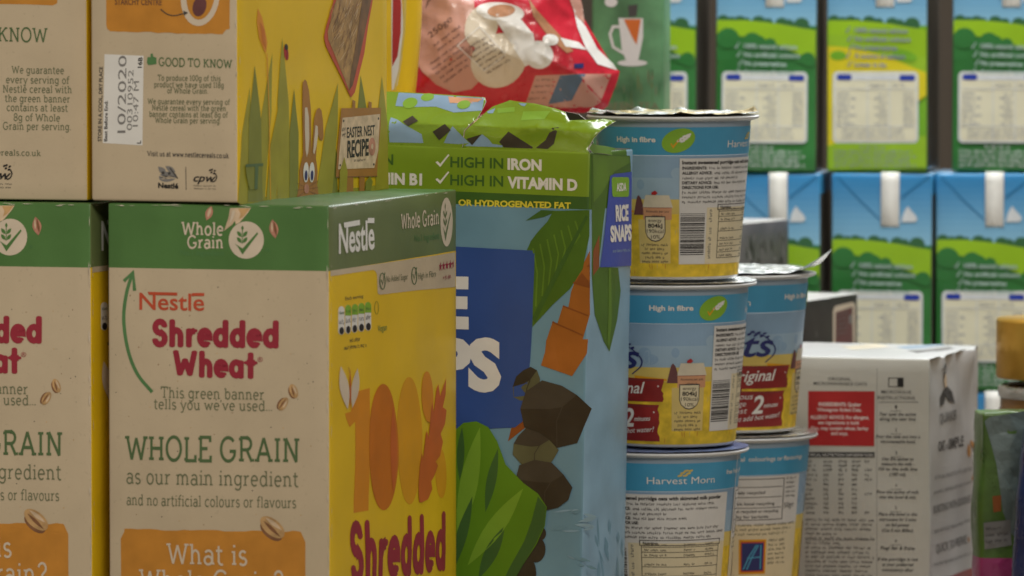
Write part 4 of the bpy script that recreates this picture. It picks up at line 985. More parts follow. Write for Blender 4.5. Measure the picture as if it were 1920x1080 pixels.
    sg = wrapped(sign).build('sign_print', cup)
    def signt(p):
        p.text('Original', (-96, 438), (-51, 436), 23, 'paper', 7, weight=.01, shear=.3)
        p.text('Delicious', (-104, 474), (-72, 472), 12, 'paper', 7, shear=.25); p.text('porridge', (-104, 487), (-78, 486), 11, 'paper', 7, shear=.25); p.text('in just', (-98, 502), (-77, 500), 11, 'paper', 7, shear=.25)
        p.text('2', (-73, 501), (-62, 500), 36, 'paper', 7, weight=.02, shear=.2); p.text('minutes', (-62, 490), (-47, 488), 9, 'paper', 7, weight=.01, shear=.3); p.text('Just add hot water!', (-92, 518), (-44, 509), 10, 'paper', 7, weight=.005, shear=.3)
    wrapped(signt).build('sign_lettering', sg)
    def rec(p):
        p.rect(129, 304, 205, 400, 'ppanel', 5); p.rect(129, 400, 205, 512, 'ppanel2', 5); p.rect(128.3, 235, 129.2, 510, 'paper', 5)
        p.frame(131, 309, 186, 391, .8, 'dgrey', 6, wy=1.4)
        for y in (325, 345, 366): p.rect(131.5, y, 184, y + 1.2, 'dgrey', 6)
        for s_, a, b, y in (('widely recycled', 140, 168, 339), ('check local recycling', 139, 177, 361), ('not yet recycled or recycling', 136, 181, 376), ('facility for kerbside', 138, 172, 387)): p.text(s_, (a, y), (b, y), 6, 'dgrey', 7, weight=.01)
        for i in range(5): p.greek((188, 312 + i * 9), (200, 312 + i * 9), 5, 'dgrey', 6, seed=i)
        p.text('50g\u212e', (187, 369), (199, 368), 11, 'dgrey', 7)
        for i in range(3): p.greek((133, 403 + i * 9), (202 - i * 5, 402 + i * 9), 5, 'dgrey', 6, seed=i)
        for i in range(6): p.greek((173, 434 + i * 9), (190 + i % 3, 434 + i * 9), 5.5, 'dgrey', 6, seed=i + 9)
    rp_ = wrapped(rec).build('recycling_panel', cup)
    def shop(p):
        p.rect(147, 429, 171, 498, 'og3', 6); p.rect(148.5, 433, 169.5, 494, 'coral', 7); p.rect(149.5, 436, 168.5, 491, 'navy', 8)
        for k in (0, 3): p.line([(151 + k, 488), (156 + k * .9, 462), (162 + k * .6, 440)], 1.3, 'pband', 9)
        p.line([(154, 466), (166, 464)], 2.4, 'pband', 9); p.line([(166, 440), (166, 488)], 1.1, 'pband', 9)
    wrapped(shop).build('shop_logo', rp_)
    return r
pot0 = pot_mesh()
def lid(pot, m, seed, top=None, tab=None, crumple=0.0006, m2=None):
    n, k = 72, 9; mb = MB(); R = R1 + .0048; vs = []; rnd = random.Random(seed)
    for i in range(k + 1):
        for j in range(n):
            a = 2 * math.pi * j / n; r = R * i / k
            x, y = r * math.sin(a), -r * math.cos(a)
            z = ZT + .0015 + crumple * (1 + noise.noise(Vector((x * 90 + seed, y * 90, seed)))) * min(1, i / 2)
            if top and i >= k - 1: z += top * max(0, noise.noise(Vector((math.sin(a) * 5 + seed, math.cos(a) * 5, 3)))) * (1 if i == k else .3)
            if tab is not None:
                da = (a - math.radians(tab) + math.pi) % (2 * math.pi) - math.pi
                if abs(da) < .5 and i == k:
                    w = (1 - abs(da) / .5) ** 2; x += math.sin(a) * .012 * w; y -= math.cos(a) * .012 * w; z += .013 * w
            vs.append((x, y, z))
    fs = [(i * n + j, i * n + (j + 1) % n, (i + 1) * n + (j + 1) % n, (i + 1) * n + j) for i in range(k) for j in range(n)]
    mb.add(vs, fs, K[m])
    if m2:
        mb.slot(K[m2])
        for q in range(len(mb.f)):
            c = sum((Vector(vs[z]) for z in mb.f[q]), Vector()) / 4
            if noise.noise(c * 60 + Vector((seed, 0, 0))) > .05: mb.m[q] = 1
    return mb.build('foil_lid', pot, smooth=True)
Z0 = 0.0364
cols = [(1244, 3.512, 0, -57, 'blue porridge pot at the bottom of the front stack, maker name facing out'),
        (1258, 3.512, 1, 30, 'blue porridge pot in the middle of the front stack of three'),
        (1262, 3.512, 2, 0, 'blue porridge pot on top of the front stack with a scorched crumpled lid'),
        (1378, 3.617, 0, -143, 'blue porridge pot at the bottom of the rear stack, recycling table facing out'),
        (1374, 3.615, 1, 90, 'blue porridge pot on top of the rear stack, foil tab bent up')]
made = [pot0] + [copy_tree(pot0) for _ in cols[1:]]
for o, (xp, y, lv, rot, lb) in zip(made, cols):
    X = (xp - 960) / F * y; o.location = (X, y, Z0 + lv * PH)
    o.rotation_euler = (0, 0, math.radians(rot) - math.atan(X / y)); o['label'] = lb
lid(made[0], 'lidblue', 3, crumple=.0003)
lid(made[1], 'foil', 5, crumple=.0003)
lid(made[2], 'foil', 8, top=.005, crumple=.0008, m2='foilgold')
lid(made[3], 'foil', 4, crumple=.0003)
lid(made[4], 'foil', 6, tab=(75 - 90) % 360, crumple=.0014)
mat('tray_card', (0.38, 0.27, 0.16), 0.75, var=0.1)
tray = slab_box('cardboard_tray', 0.035, 0.192, 3.466, 3.622, 0.0005, 0.0362, 'tray_card')
tag(tray, 'brown cardboard tray under the stacks of porridge pots', 'tray')

# ------------------------------------------------------------------ white oat sachet box
def crush(f, u, v):
    if f == 'right':
        t = max(0, (v - 0.118) / 0.05)
        return t * (0.0052 * noise.noise(Vector((u * 55 + 3, v * 26, 4))) - 0.001) + 0.0008 * noise.noise(Vector((u * 30, v * 22, 9)))
    if f == 'top': return 0.0016 * max(0, (u - 0.13) / 0.06) * noise.noise(Vector((u * 30, v * 40, 2)))
    return 0
th, B = box_at('oat_box', 'white box of oat sachets with a red panel, crumpled at the upper right edge', 'oat box',
               at(1745, 673, 3.637), 18, w=0.170, right=1836, bulge=0.0014, wob=0.0008, seed=11, r=0.0015, extra=crush)
mat('white_card', (0.53, 0.505, 0.44), 0.42, 0.45, var=0.05, scale=25, bump=0.03)
mat('white_card_side', (0.55, 0.54, 0.52), 0.36, 0.5, var=0.05, scale=25, bump=0.03)
QB = B
P = B.build(lambda f, c: ('top_flap', 'white_card_side') if f == 'top' else ('side_panel', 'white_card_side') if f == 'right' else ('back_panel', 'white_card'))
fp, rp, tp = Pen(B.front), Pen(B.right), Pen(B.top)
p = fp.new()
p.poly([(1516, 733), (1640.5, 733.5), (1640, 836.5), (1516, 835)], 'red', 1); redp = p.build('allergy_panel', P['back_panel'])
p = fp.new()
for s_, x0, x1, y, w in (('INGREDIENTS: Quaker', 1536, 1615, 761, .02), ('Wholegrain Rolled Oats.', 1533, 1616, 771, .01), ('ALLERGY ADVICE: For allergens,', 1520, 1630, 785, .015), ('see ingredients in bold.', 1535, 1612, 795, .01), ('Also, may contain wheat, barley', 1520, 1629, 805.5, .01), ('and soya.', 1559, 1591, 815, .01)):
    p.text(s_, (x0, y), (x1, y + .8), 7, 'white', 2, weight=w)
p.build('allergy_lettering', redp)
p = fp.new()
p.text('ORIGINAL', (1553, 713), (1596, 713.5), 6.2, 'dgrey', weight=.005); p.text('MICROWAVEABLE OATS', (1526, 721.5), (1626, 723), 6.2, 'dgrey', weight=.005)
p.poly([(1510, 847), (1640.6, 847.5), (1640.6, 857.6), (1510, 857)], 'black', 1); p.text('TYPICAL NUTRITION INFORMATION', (1512, 855), (1638, 855.6), 5.5, 'white', 2)
rnd = random.Random(1)
for i, y in enumerate((867, 875, 883, 892.5, 901, 910, 920, 928, 937, 946, 954, 963)):
    p.greek((1512, y), (1512 + rnd.randint(10, 24), y), 5.5, 'dgrey', 2, seed=i)
    for x in (1545, 1573, 1598): p.greek((x, y), (x + (17 if i < 3 else 10), y + .2), 5.8, 'black' if i % 3 else 'dgrey', 2, seed=i)
    if i in (0, 2, 3, 4, 7, 11): p.greek((1622, y), (1636, y + .2), 5.8, 'dgrey', 2, seed=i)
for i in range(13):
    y = 976 + i * 8.7; p.greek((1511, y), (1640 - (i in (3, 5)) * 60 - (i % 4) * 3, y + 1.6), 5.6, 'dgrey', 2, seed=i + 40)
p.rect(1511, 1012, 1641, 1012.9, 'dgrey', 1)
p.build('nutrition_print', P['back_panel'])
p = fp.new()
p.frame(1666, 708, 1694.6, 725.6, 1.5, 'black', 2); p.rect(1683, 709.5, 1693.5, 724.5, 'black', 2)
p.text('MICROWAVE', (1653, 737.5), (1709, 738.5), 6.5, 'dgrey', weight=.005); p.text('INSTRUCTIONS', (1646, 748.5), (1716, 749.5), 6.5, 'dgrey', weight=.005); p.rect(1648, 753.5, 1722, 754.5, 'dgrey', 2)
steps = (('1', 766, (('Tear open the sachet', 779), ('along the tear line.', 788))), ('2', 809, (('Pour the oats out into a', 821), ('microwaveable bowl.', 830.5))), ('3', 852, (('Use the sachet to', 863), ('measure the milk -', 872.5), ('Fill to the milk line', 882), ('(180 ml).', 892))),
         ('4', 913, (('Pour the sachet of milk', 925), ('into the bowl & mix.', 934.5))), ('5', 955, (('Place the bowl in the', 966.5), ('microwave for 2 mins', 976.5), ('on full power', 986.5), ('(Cat E min 800w).', 997))), ('6', 1017, (('Ping! Stir & Enjoy.', 1030),)), ('', 1040, (('If the porridge is not', 1051), ('at your preferred', 1061), ('consistency after', 1071))))
for nmb, y, ls in steps:
    if nmb: p.text(nmb, (1679, y), (1682.5, y), 7, 'dgrey'); p.rect(1670, y + 4, 1691, y + 4.8, 'dgrey', 2)
    for s_, yy in ls:
        hw = len(s_) * 1.72; p.text(s_, (1684 - hw, yy), (1684 + hw, yy + .8), 6.6, 'black', 2, weight=.012, shear=.25)
p.rect(1644.3, 690, 1645, 1085, 'mgrey', 1)
p.build('instructions_print', P['back_panel'])
p = rp.new()
p.poly([(1767, 700), (1768, 692), (1771, 690), (1772, 682), (1782, 680), (1783, 690), (1781, 698), (1779, 701)], 'dgrey', 2); p.poly([(1772, 698), (1780, 697), (1780, 712), (1778, 726), (1773, 728), (1771, 712)], 'seedpale', 2)
p.poly([(1763, 762), (1764, 745), (1770, 733), (1774, 726), (1779, 724), (1784, 734), (1786, 756), (1778, 752), (1774, 742), (1770, 758)], 'dgrey', 3)
p.text('QUAKER', (1761, 794), (1792, 785), 19, 'mgrey', 3, weight=.03); p.build('emblem_print', P['side_panel'])
p = rp.new()
p.text('OAT', (1756, 846), (1769, 843.5), 19, 'dgrey', 2, weight=.02); p.text('so', (1770, 842), (1775, 841), 14, 'dgrey', 2); p.text('SIMPLE', (1776, 842.5), (1804, 835.5), 20, 'dgrey', 2, weight=.02); p.build('title_lettering', P['side_panel'])
p = rp.new()
for x, y, r in ((1813, 845, 70), (1822, 836, 40), (1826, 862, 85), (1825, 890, 100), (1829, 876, 80)): p.ell(x, y, 3.2, 12, 'orange', 2, r - 70); p.leaf(x, y + 10, x + 1, y - 9, 1, 'seed', 3)
p.build('grain_pictures', P['side_panel'])
p = rp.new()
for a, b, x0, x1, h_ in ((899, 881, 1752, 1819, 9), (927, 905, 1750, 1819, 7), (1000, 978, 1751, 1817, 8), (1062, 1040, 1752, 1818, 7)): p.greek((x0, a), (x1, b), h_, 'mgrey', 2, seed=int(a))
p.text('BURSTING WITH GOODNESS', (1749, 963), (1819, 941), 15, 'mgrey', 2, weight=.012); p.text('QUICK TO PREPARE', (1756, 1037), (1810, 1018), 17, 'mgrey', 2, weight=.012); p.poly([(1812, 1006), (1816, 1011), (1813, 1019)], 'orange', 2)
p.poly([(1768, 1084), (1822, 1064), (1823, 1110), (1768, 1130)], 'red', 1)
p.build('slogan_lettering', P['side_panel'])
p = tp.new(); p.poly([(1574, 652), (1640, 645), (1668, 650), (1600, 658)], 'barn', 1); p.poly([(1680, 651), (1760, 646), (1775, 650), (1700, 656)], 'ptop', 1); p.poly([(1700, 660), (1780, 652), (1790, 655), (1720, 664)], 'mgrey', 1)
p.build('top_print', P['top_flap'])

# ------------------------------------------------------------------ dark boxes behind the pots
mat('charcoal_card', (0.026, 0.02, 0.02), 0.4, 0.45, var=0.1); mat('smoke_card', (0.12, 0.11, 0.11), 0.4, 0.4, var=0.3, scale=30); mat('grey_lid_card', (0.55, 0.53, 0.50), 0.4, 0.4)
th, B = box_at('dark_box', 'charcoal box with a pale framed panel, behind the white oat box', 'box', at(1500, 566, 3.80), 24, w=0.055, right=1608, bulge=0.001, seed=14)
P = B.build(lambda f, c: ('top_flap', 'grey_lid_card') if f == 'top' else ('side_panel', 'charcoal_card'))
p = Pen(B.right)
p.poly([(1559, 700), (1561, 583), (1565, 574), (1598, 566), (1603, 570), (1603, 700)], 'cream', 1); p.poly([(1564, 700), (1566, 586), (1598, 575), (1598, 700)], 'plum', 2)
for i in range(5): p.greek((1569, 592 + i * 9), (1588, 588 + i * 9), 5, 'mgrey', 3, seed=i)
p.poly([(1590, 592), (1597, 589), (1597, 606), (1591, 608)], 'mgrey', 3); p.build('framed_panel', P['side_panel'])
p = Pen(B.right); p.text('S', (1528, 632), (1532, 631), 11, 'mgrey', 1); p.build('side_print', P['side_panel'])
th, B = box_at('dark_box', 'smoky grey box with a pale lid, behind the top of the rear pot stack', 'box', at(1384, 420, 3.88), 27, w=0.04, right=1479, bulge=0.001, seed=15)
P = B.build(lambda f, c: ('top_flap', 'grey_lid_card') if f == 'top' else ('side_panel', 'smoke_card'))
p = Pen(B.right); rnd = random.Random(9)
for i in range(26): x = rnd.uniform(1395, 1472); y = rnd.uniform(425, 500); p.leaf(x, y, x + rnd.uniform(-3, 3), y + rnd.uniform(10, 40), rnd.uniform(1, 3), rnd.choice(['charcoal_card', 'mgrey']), 1)
p.build('smoky_print', P['side_panel'])

# ------------------------------------------------------------------ milk cartons
KC = dict(
 c_sky=mat('carton_sky_blue', (0.05, 0.30, 0.55), 0.32, 0.5, var=0.04), c_sky2=mat('carton_mid_blue', (0.09, 0.36, 0.58), 0.32, 0.5, var=0.04), c_sky3=mat('carton_pale_blue', (0.22, 0.50, 0.66), 0.32, 0.5, var=0.04), c_sky4=mat('carton_haze_blue', (0.38, 0.58, 0.66), 0.32, 0.5, var=0.04),
 c_line=mat('carton_fold_blue', (0.02, 0.16, 0.34), 0.4), c_hill=mat('carton_lime_hill', (0.27, 0.46, 0.012), 0.35, 0.5, var=0.08, scale=20), c_green=mat('carton_dark_green', (0.028, 0.165, 0.035), 0.35, 0.5, var=0.15, scale=18), c_green2=mat('carton_leaf_green', (0.04, 0.22, 0.03), 0.35, 0.5, var=0.1),
 c_tree=mat('carton_tree_green', (0.03, 0.115, 0.04), 0.35, 0.5, var=0.1), c_panel=mat('carton_panel_cream', (0.70, 0.66, 0.48), 0.35, 0.5, var=0.03), c_rim=mat('carton_panel_rim', (0.60, 0.62, 0.62), 0.4), c_navy=mat('carton_navy', (0.02, 0.045, 0.32), 0.4), c_txt=mat('carton_text_grey', (0.24, 0.26, 0.33), 0.5), c_wtxt=mat('carton_text_white', (0.36, 0.46, 0.42), 0.5),
 c_yel=mat('carton_yellow', (0.62, 0.52, 0.015), 0.35, 0.5, var=0.06), c_lime=mat('carton_lime', (0.26, 0.44, 0.02), 0.35, 0.5, var=0.08), c_lime2=mat('carton_fresh_green', (0.16, 0.38, 0.02), 0.35, 0.5, var=0.08), c_side=mat('carton_side_grey', (0.075, 0.07, 0.055), 0.3, 0.5, var=0.35, scale=14), c_cap=mat('carton_white_strip', (0.78, 0.76, 0.70), 0.4))
K.update(KC)
CD = 3.98; CW, CDP, CH = 0.0685, 0.0800, 408 / F * CD
CPITCH = 412 / F * CD
SKY = []
for i_ in range(11):
    t_ = (i_ / 10) ** 1.3; A_, B_ = (0.03, 0.21, 0.44), (0.22, 0.44, 0.58)
    SKY.append(mat('carton_sky_tone_%d' % i_, tuple(a + (b - a) * t_ for a, b in zip(A_, B_)), 0.32, 0.5, var=0.03))
def carton(kind, label):
    th = thing('milk_carton', label, 'milk carton', (0, 0, 0), group='stacked milk cartons')
    B = Box(th, CW, CDP, CH, r=0.0014, bulge=0.0012, wob=0.0006, seed=21)
    low = 'c_green' if kind == 'green' else 'c_lime2'
    zs = [CH * (1 - t / 408) for t in range(14, 150, 12)]
    def face(f, c):
        if f == 'top': return ('top_flap', 'c_sky')
        if f in ('right', 'left'): return ('side_panel', 'c_sky' if c[1] > zs[2] else 'c_side')
        k = sum(c[1] < z for z in zs)
        return ('front_panel', SKY[k] if k < 11 else low)
    P = B.build(face, zl=zs, step=0.012)
    pen = Pen(B.front, lambda q: (q[0] / 193 * CW, CH * (1 - q[1] / 408)))
    p = pen.new()
    def clump(cx, cy, r, m, lay): p.ell(cx, cy, r, r * .9, m, lay, n=18)
    p.poly([(2, 128), (191, 138), (191, 200), (2, 200)], low, 1)
    for x, r in ((14, 12), (30, 9), (46, 12), (58, 9), (82, 14), (100, 10), (126, 13), (140, 10), (164, 15)): clump(x, 124 + x * .05, r, 'c_tree', 2)
    p.poly([(2, 124), (60, 124), (120, 130), (160, 137), (191, 142), (191, 196), (160, 188), (120, 170), (70, 156), (2, 150)], 'c_hill', 3)
    if kind == 'green':
        for x, y, r in ((16, 158, 22), (30, 160, 16), (70, 162, 17), (82, 165, 14), (104, 168, 12), (176, 196, 14), (188, 200, 12), (160, 196, 9)): clump(min(max(x, r + 1), 191 - r), y, r, 'c_green', 4)
    else:
        p.poly([(2, 150), (70, 156), (140, 176), (191, 196), (191, 260), (2, 260)], 'c_lime', 4); p.poly([(2, 172), (50, 176), (110, 190), (191, 222), (191, 265), (2, 400)], 'c_yel', 5); p.ell(150, 190, 24, 10, 'c_lime2', 6, 15); p.ell(22, 190, 16, 9, 'c_lime2', 6)
        p.poly([(2, 360), (30, 350), (191, 340), (191, 400), (2, 404)], 'c_lime', 6)
    p.build('landscape_print', P['front_panel'])
    p = pen.new(); y0 = 176 if kind == 'green' else 146; tm = 'c_wtxt' if kind == 'green' else 'c_txt'
    rows = ('100% natural calcium', 'No artificial colours', 'No preservatives', 'A source of calcium') if kind == 'green' else ('100% natural calcium', 'No artificial colours', 'No preservatives', 'A source of calcium', 'Lower in fat')
    for i, s_ in enumerate(rows):
        y = y0 + i * 16; ln = len(s_) * 5.1; p.poly([(36 + i % 3 * 3, y - 5), (39 + i % 3 * 3, y - 2), (44 + i % 3 * 3, y - 11), (46 + i % 3 * 3, y - 10), (39 + i % 3 * 3, y + 2)], tm, 8)
        p.text(s_, (54, y), (54 + ln, y + 2), 9, tm, 8, weight=.03)
    p.build('claims_lettering', P['front_panel'])
    p = pen.new(); p.rrect(12, 220, 176, 354, 9, 'c_rim', 7); p.rrect(16, 224, 172, 350, 7, 'c_panel', 8); p.rect(17, 226, 171, 236, 'c_rim', 9); p.rrect(20, 225, 48, 236, 4, 'c_navy', 10); p.rrect(140, 226, 170, 237, 4, 'c_navy', 10)
    np_ = p.build('nutrition_panel', P['front_panel'])
    p = pen.new()
    for x in (78, 120): p.rect(x, 238, x + 1.6, 348, 'c_rim', 10)
    for y in (252, 322): p.rect(18, y, 170, y + 1.6, 'c_rim', 10)
    for i in range(8): p.greek((20, 264 + i * 8), (44 + (i * 13) % 26, 264 + i * 8), 5.5, 'c_txt', 10, seed=i); p.greek((100 - (i % 2) * 8, 264 + i * 8), (117, 264 + i * 8), 5.5, 'c_txt', 10, seed=i + 20); p.greek((148, 264 + i * 8), (167, 264 + i * 8), 5.5, 'c_txt', 10, seed=i + 30)
    p.greek((84, 248), (112, 248), 6, 'c_txt', 10); p.greek((126, 248), (150, 248), 6, 'c_txt', 10)
    for i in range(3): p.greek((30, 331 + i * 7), (150, 331 + i * 7), 4.6, 'c_txt', 10, seed=i)
    p.build('nutrition_print', np_)
    p = pen.new()
    for i in range(5): p.greek((14 + (i == 0) * 50, 364 + i * 8.5), (172 - (i == 0) * 60 - (i % 2) * 8, 365 + i * 8.5), 6.5, 'c_txt' if kind != 'green' else 'c_rim', 8, seed=i + 3, dens=1.2)
    p.build('address_print', P['front_panel'])
    p = pen.new(); p.line([(10, 4), (56, 52), (96, 88)], 2.2, 'c_line', 2); p.line([(134, 44), (187, 3)], 4, 'c_line', 2); p.poly([(134, 90), (138, 74), (146, 60), (152, 68), (160, 76), (165, 84), (160, 90)], 'c_rim', 3); p.build('fold_print', P['front_panel'])
    mb = MB(); x0, x1 = -CW / 2 + 95 / 193 * CW, -CW / 2 + 130 / 193 * CW; zt, zb_ = CH + .0012, CH * (1 - 99 / 408); y = -CDP / 2 - .0012
    prof = [(y + .020, zt), (y + .001, zt), (y - .0006, zt - .001), (y - .0010, zt - .006), (y - .0012, (zt + zb_) / 2), (y - .0008, zb_ + .002), (y, zb_)]
    n = len(prof); vs = [(x, *q) for x in (x0, x1) for q in prof] + [(x, q[0] + .0006, q[1] - .0006) for x in (x0, x1) for q in prof]
    fs = [(i, i + 1, n + i + 1, n + i) for i in range(n - 1)] + [(2 * n + i, 3 * n + i, 3 * n + i + 1, 2 * n + i + 1) for i in range(n - 1)] + [(i, 2 * n + i, 2 * n + i + 1, i + 1) for i in range(n - 1)] + [(n + i, n + i + 1, 3 * n + i + 1, 3 * n + i) for i in range(n - 1)]
    mb.add(vs, fs, 'carton_white_strip'); mb.build('pull_strip', th, smooth=True)
    return th
CG = carton('green', 'c'); CY = carton('lime', 'c')
used = set()
def put_carton(kind, right_px, lvl, label, psi=8.5, d=CD):
    src = CG if kind == 'green' else CY
    o = src if kind not in used else copy_tree(src); used.add(kind)
    a = math.radians(psi); L = Vector((-math.cos(a), math.sin(a), 0)); R = Vector((math.sin(a), math.cos(a), 0))
    C = Vector(((right_px - 960) / F * d, d, BACKZ + lvl * CPITCH)); o.location = C + L * CW / 2 + R * CDP / 2; o.rotation_euler = (0, 0.004 * math.sin(right_px * 1.7 + lvl), -a); o['label'] = label
for k, px, lv, lb, psi in (
    ('green', 1305, 2, 'green hill milk carton on the top row, leftmost and partly hidden by the mug pack', 8.5),
    ('green', 1530, 2, 'green hill milk carton on the top row, directly behind the crumpled pot lid', 7),
    ('lime', 1739, 2, 'yellow and lime milk carton on the top row, the only one of its colour', 10),
    ('green', 1974, 2, 'green hill milk carton on the top row, cut by the right edge', 9.5),
    ('green', 1338, 1, 'green hill milk carton hidden behind the front pot stack, middle row', 8.5),
    ('green', 1540, 1, 'green hill milk carton in the middle row, behind the smoky grey box', 8.5),
    ('green', 1748, 1, 'green hill milk carton in the middle row, below the yellow and lime one', 8.0),
    ('green', 1946, 1, 'green hill milk carton in the middle row, above the gold jar lid', 6.0),
    ('green', 1338, 0, 'green hill milk carton hidden at the bottom row behind the front pot stack', 8.5),
    ('green', 1540, 0, 'green hill milk carton hidden at the bottom row behind the rear pot stack', 8.5),
    ('green', 1748, 0, 'green hill milk carton at the bottom row behind the white oat box', 7.5),
    ('green', 1946, 0, 'green hill milk carton at the bottom row behind the gold lidded jar', 7.5)):
    put_carton(k, px, lv, lb, psi)

# ------------------------------------------------------------------ things at the upper middle, on plain packing boxes
mat('packing_card', (0.34, 0.23, 0.13), 0.8, var=0.1)
tag(slab_box('packing_box', -0.110, 0.036, 3.55, 3.84, 0.0005, 0.327, 'packing_card'), 'plain brown packing box under the red bag', 'packing box')
tag(slab_box('packing_box', 0.047, 0.105, 3.765, 3.86, 0.0005, 0.29, 'packing_card'), 'plain brown packing box under the green mug pack', 'packing box')

th, B = box_at('yellow_pack', 'yellow and white pack with a red oval, between the top cereal box and red bag', 'pack', (*at(767, 150, 3.575).xy, 0.3275), 6, w=0.072, d=0.03, h=0.16, z0=0.3275, bulge=0.006, seed=31, r=0.006)
P = B.build(lambda f, c: ('wrapper', 'yellow'))
p = Pen(B.front); p.poly([(735, -40), (752, -40), (757, 60), (754, 110), (745, 160), (735, 170)], 'paper', 1); p.poly([(738, -40), (749, -40), (753, 10), (752, 60), (746, 105), (736, 125)], 'red', 2); p.poly([(742, 170), (752, 120), (760, 60), (764, -40), (757, -40), (756, 60), (748, 130), (738, 168)], 'pfield2', 2); p.build('oval_print', P['wrapper'])

# red foil bag lying tilted, with a gusseted end
mat('bag_red', (0.50, 0.012, 0.03), 0.28, 0.5, var=0.12, scale=18, coat=0.3, bump=0.25, bscale=55)
mat('bag_pink', (0.52, 0.27, 0.21), 0.33, 0.5, var=0.08, scale=12, coat=0.2, bump=0.15, bscale=55)
mat('bag_cream', (0.60, 0.52, 0.40), 0.33, 0.5, var=0.08, scale=20, coat=0.2, bump=0.15, bscale=55)
mat('bag_white', (0.70, 0.68, 0.64), 0.35, 0.5, var=0.06, scale=30, coat=0.2, bump=0.15, bscale=55)
mat('bag_print', (0.10, 0.055, 0.05), 0.5); mat('bag_blue_print', (0.10, 0.15, 0.22), 0.5); mat('bag_tan', (0.42, 0.20, 0.10), 0.4, var=0.2)
BD = 3.66
bx = (960 - 960) / F * BD
th = thing('red_bag', 'crumpled red foil bag with white blobs and a pink text panel, behind the torn flap', 'bag', (bx, BD, 0.3275))
SB = Plane(th, (0, 0, 0), (1, 0, 0), (0, 0.12, 1), (0, -1, 0.12), 0.2, 0.2)
out = [(741, 180), (746, 100), (760, 20), (772, -60), (860, -75), (980, -72), (1062, -60), (1088, -20), (1092, 30), (1128, 90), (1150, 126), (1162, 134), (1158, 150), (1140, 198), (1128, 209), (1090, 212), (1010, 214), (900, 216), (800, 214), (752, 208)]
def bag_bulge(u, v):
    # pillow: thick in the middle, pinched toward the outline, with creases
    d = min(((u - a.x) ** 2 + (v - a.y) ** 2) ** .5 for a in BAGPTS)
    t = min(1, d / 0.045); k = 0.020 * (1 - (1 - t) ** 2)
    w = noise.noise(Vector((u * 34, v * 34, 1))) * .0022 - abs(noise.noise(Vector((u * 120 + v * 40, v * 60 - u * 50, 3)))) * .0016 + abs(noise.noise(Vector(((u + v) * 40, (u - v) * 14, 5)))) * -.0034
    return k + w * min(1, d / 0.008)
BAGPTS = []
uvs = [SB.uv(*q) for q in out]
for i in range(len(uvs)):
    a, b = uvs[i], uvs[(i + 1) % len(uvs)]
    for k in range(6): BAGPTS.append(a + (b - a) * k / 6)
SB.b = bag_bulge; SB.maxlen = 0.0035
p = Pen(SB); p.poly(out, 'bag_red', 0)
# rear half of the pillow
SBb = Plane(th, (0, 0.004, 0), (1, 0, 0), (0, 0.12, 1), (0, 1, -0.12), 0.2, 0.2); SBb.b = lambda u, v: bag_bulge(u, v) * 1.0 - .002; SBb.maxlen = 0.006
q_ = Pen(SBb, lambda q: SB.uv(*q), p.mb); q_.poly(out, 'bag_red', 0)
o = p.mb.build('foil_body', th, weld=2)
p = Pen(SB)
p.poly([(772, -40), (885, -50), (890, 20), (870, 60), (884, 90), (905, 150), (884, 170), (850, 176), (818, 162), (792, 138), (772, 105), (764, 70)], 'bag_pink', 2)
pk = p.build('text_panel', o)
p = Pen(SB); 
for i, (x0, y0, x1, y1, h_, m) in enumerate(((808, 76, 850, 44, 13, 0), (815, 92, 868, 54, 5, 1), (822, 101, 866, 70, 5, 1), (808, 126, 880, 78, 5, 1), (812, 136, 872, 96, 5, 1), (818, 145, 884, 100, 5, 1), (826, 152, 886, 112, 5, 1), (834, 160, 880, 128, 5, 1), (776, 40, 790, -6, 6, 1), (800, 20, 816, -20, 6, 1))):
    if m == 0: p.text('250g\u212e', (x0, y0), (x1, y1), 12, 'bag_print', 4, up=(-.55, -.83))
    else: p.greek((x0, y0), (x1, y1), h_, 'bag_print', 4, seed=i, up=(-.55, -.83))
p.build('bag_small_print', pk)
p = Pen(SB)
p.ell(935, 118, 54, 48, 'bag_cream', 3, -35); p.ell(903, 55, 30, 42, 'bag_cream', 3, 20); p.ell(938, 28, 45, 18, 'bag_white', 4, 6); p.poly([(930, 44), (975, 40), (1000, 70), (1008, 118), (985, 130), (950, 75)], 'bag_white', 4); p.ell(1010, 108, 27, 26, 'bag_white', 4, 20); p.ell(1032, 80, 15, 11, 'bag_white', 5)
p.poly([(1074, 10), (1082, 30), (1098, 50), (1120, 92), (1150, 120), (1158, 132), (1120, 122), (1098, 92), (1082, 52)], 'bag_white', 4); p.poly([(1064, -10), (1082, -20), (1092, 10), (1096, 44), (1080, 32)], 'bag_pink', 4); p.poly([(1050, 75), (1085, 82), (1100, 96), (1060, 92)], 'bag_white', 4)
p.ell(940, 26, 26, 12, 'bag_tan', 5, -5); p.poly([(990, 0), (1006, 24), (1045, 66), (1075, 100), (1062, 104), (1030, 76), (1000, 36)], 'bag_tan', 3)
p.build('blob_print', o)
p = Pen(SB)
for i in range(7): p.greek((872 + i * 7, 112 + i * 7 - 10), (915 + i * 7, 82 + i * 7 - 6), 4.5, 'bag_print', 6, seed=i, up=(-.55, -.83))
p.line([(858, 92), (900, 56), (948, 108), (908, 138), (858, 92)], 1.5, 'bag_white', 6)
p.build('bag_small_print', o)
p = Pen(SB); p.poly([(992, 140), (1060, 134), (1156, 136), (1134, 196), (1118, 204), (1008, 208), (968, 205)], 'bag_red', 4); p.poly([(1004, 146), (1146, 140), (1126, 192), (1112, 202), (982, 205)], 'bag_pink', 5); p.poly([(1050, 146), (1098, 142), (1072, 190), (1028, 197)], 'bag_blue_print', 6)
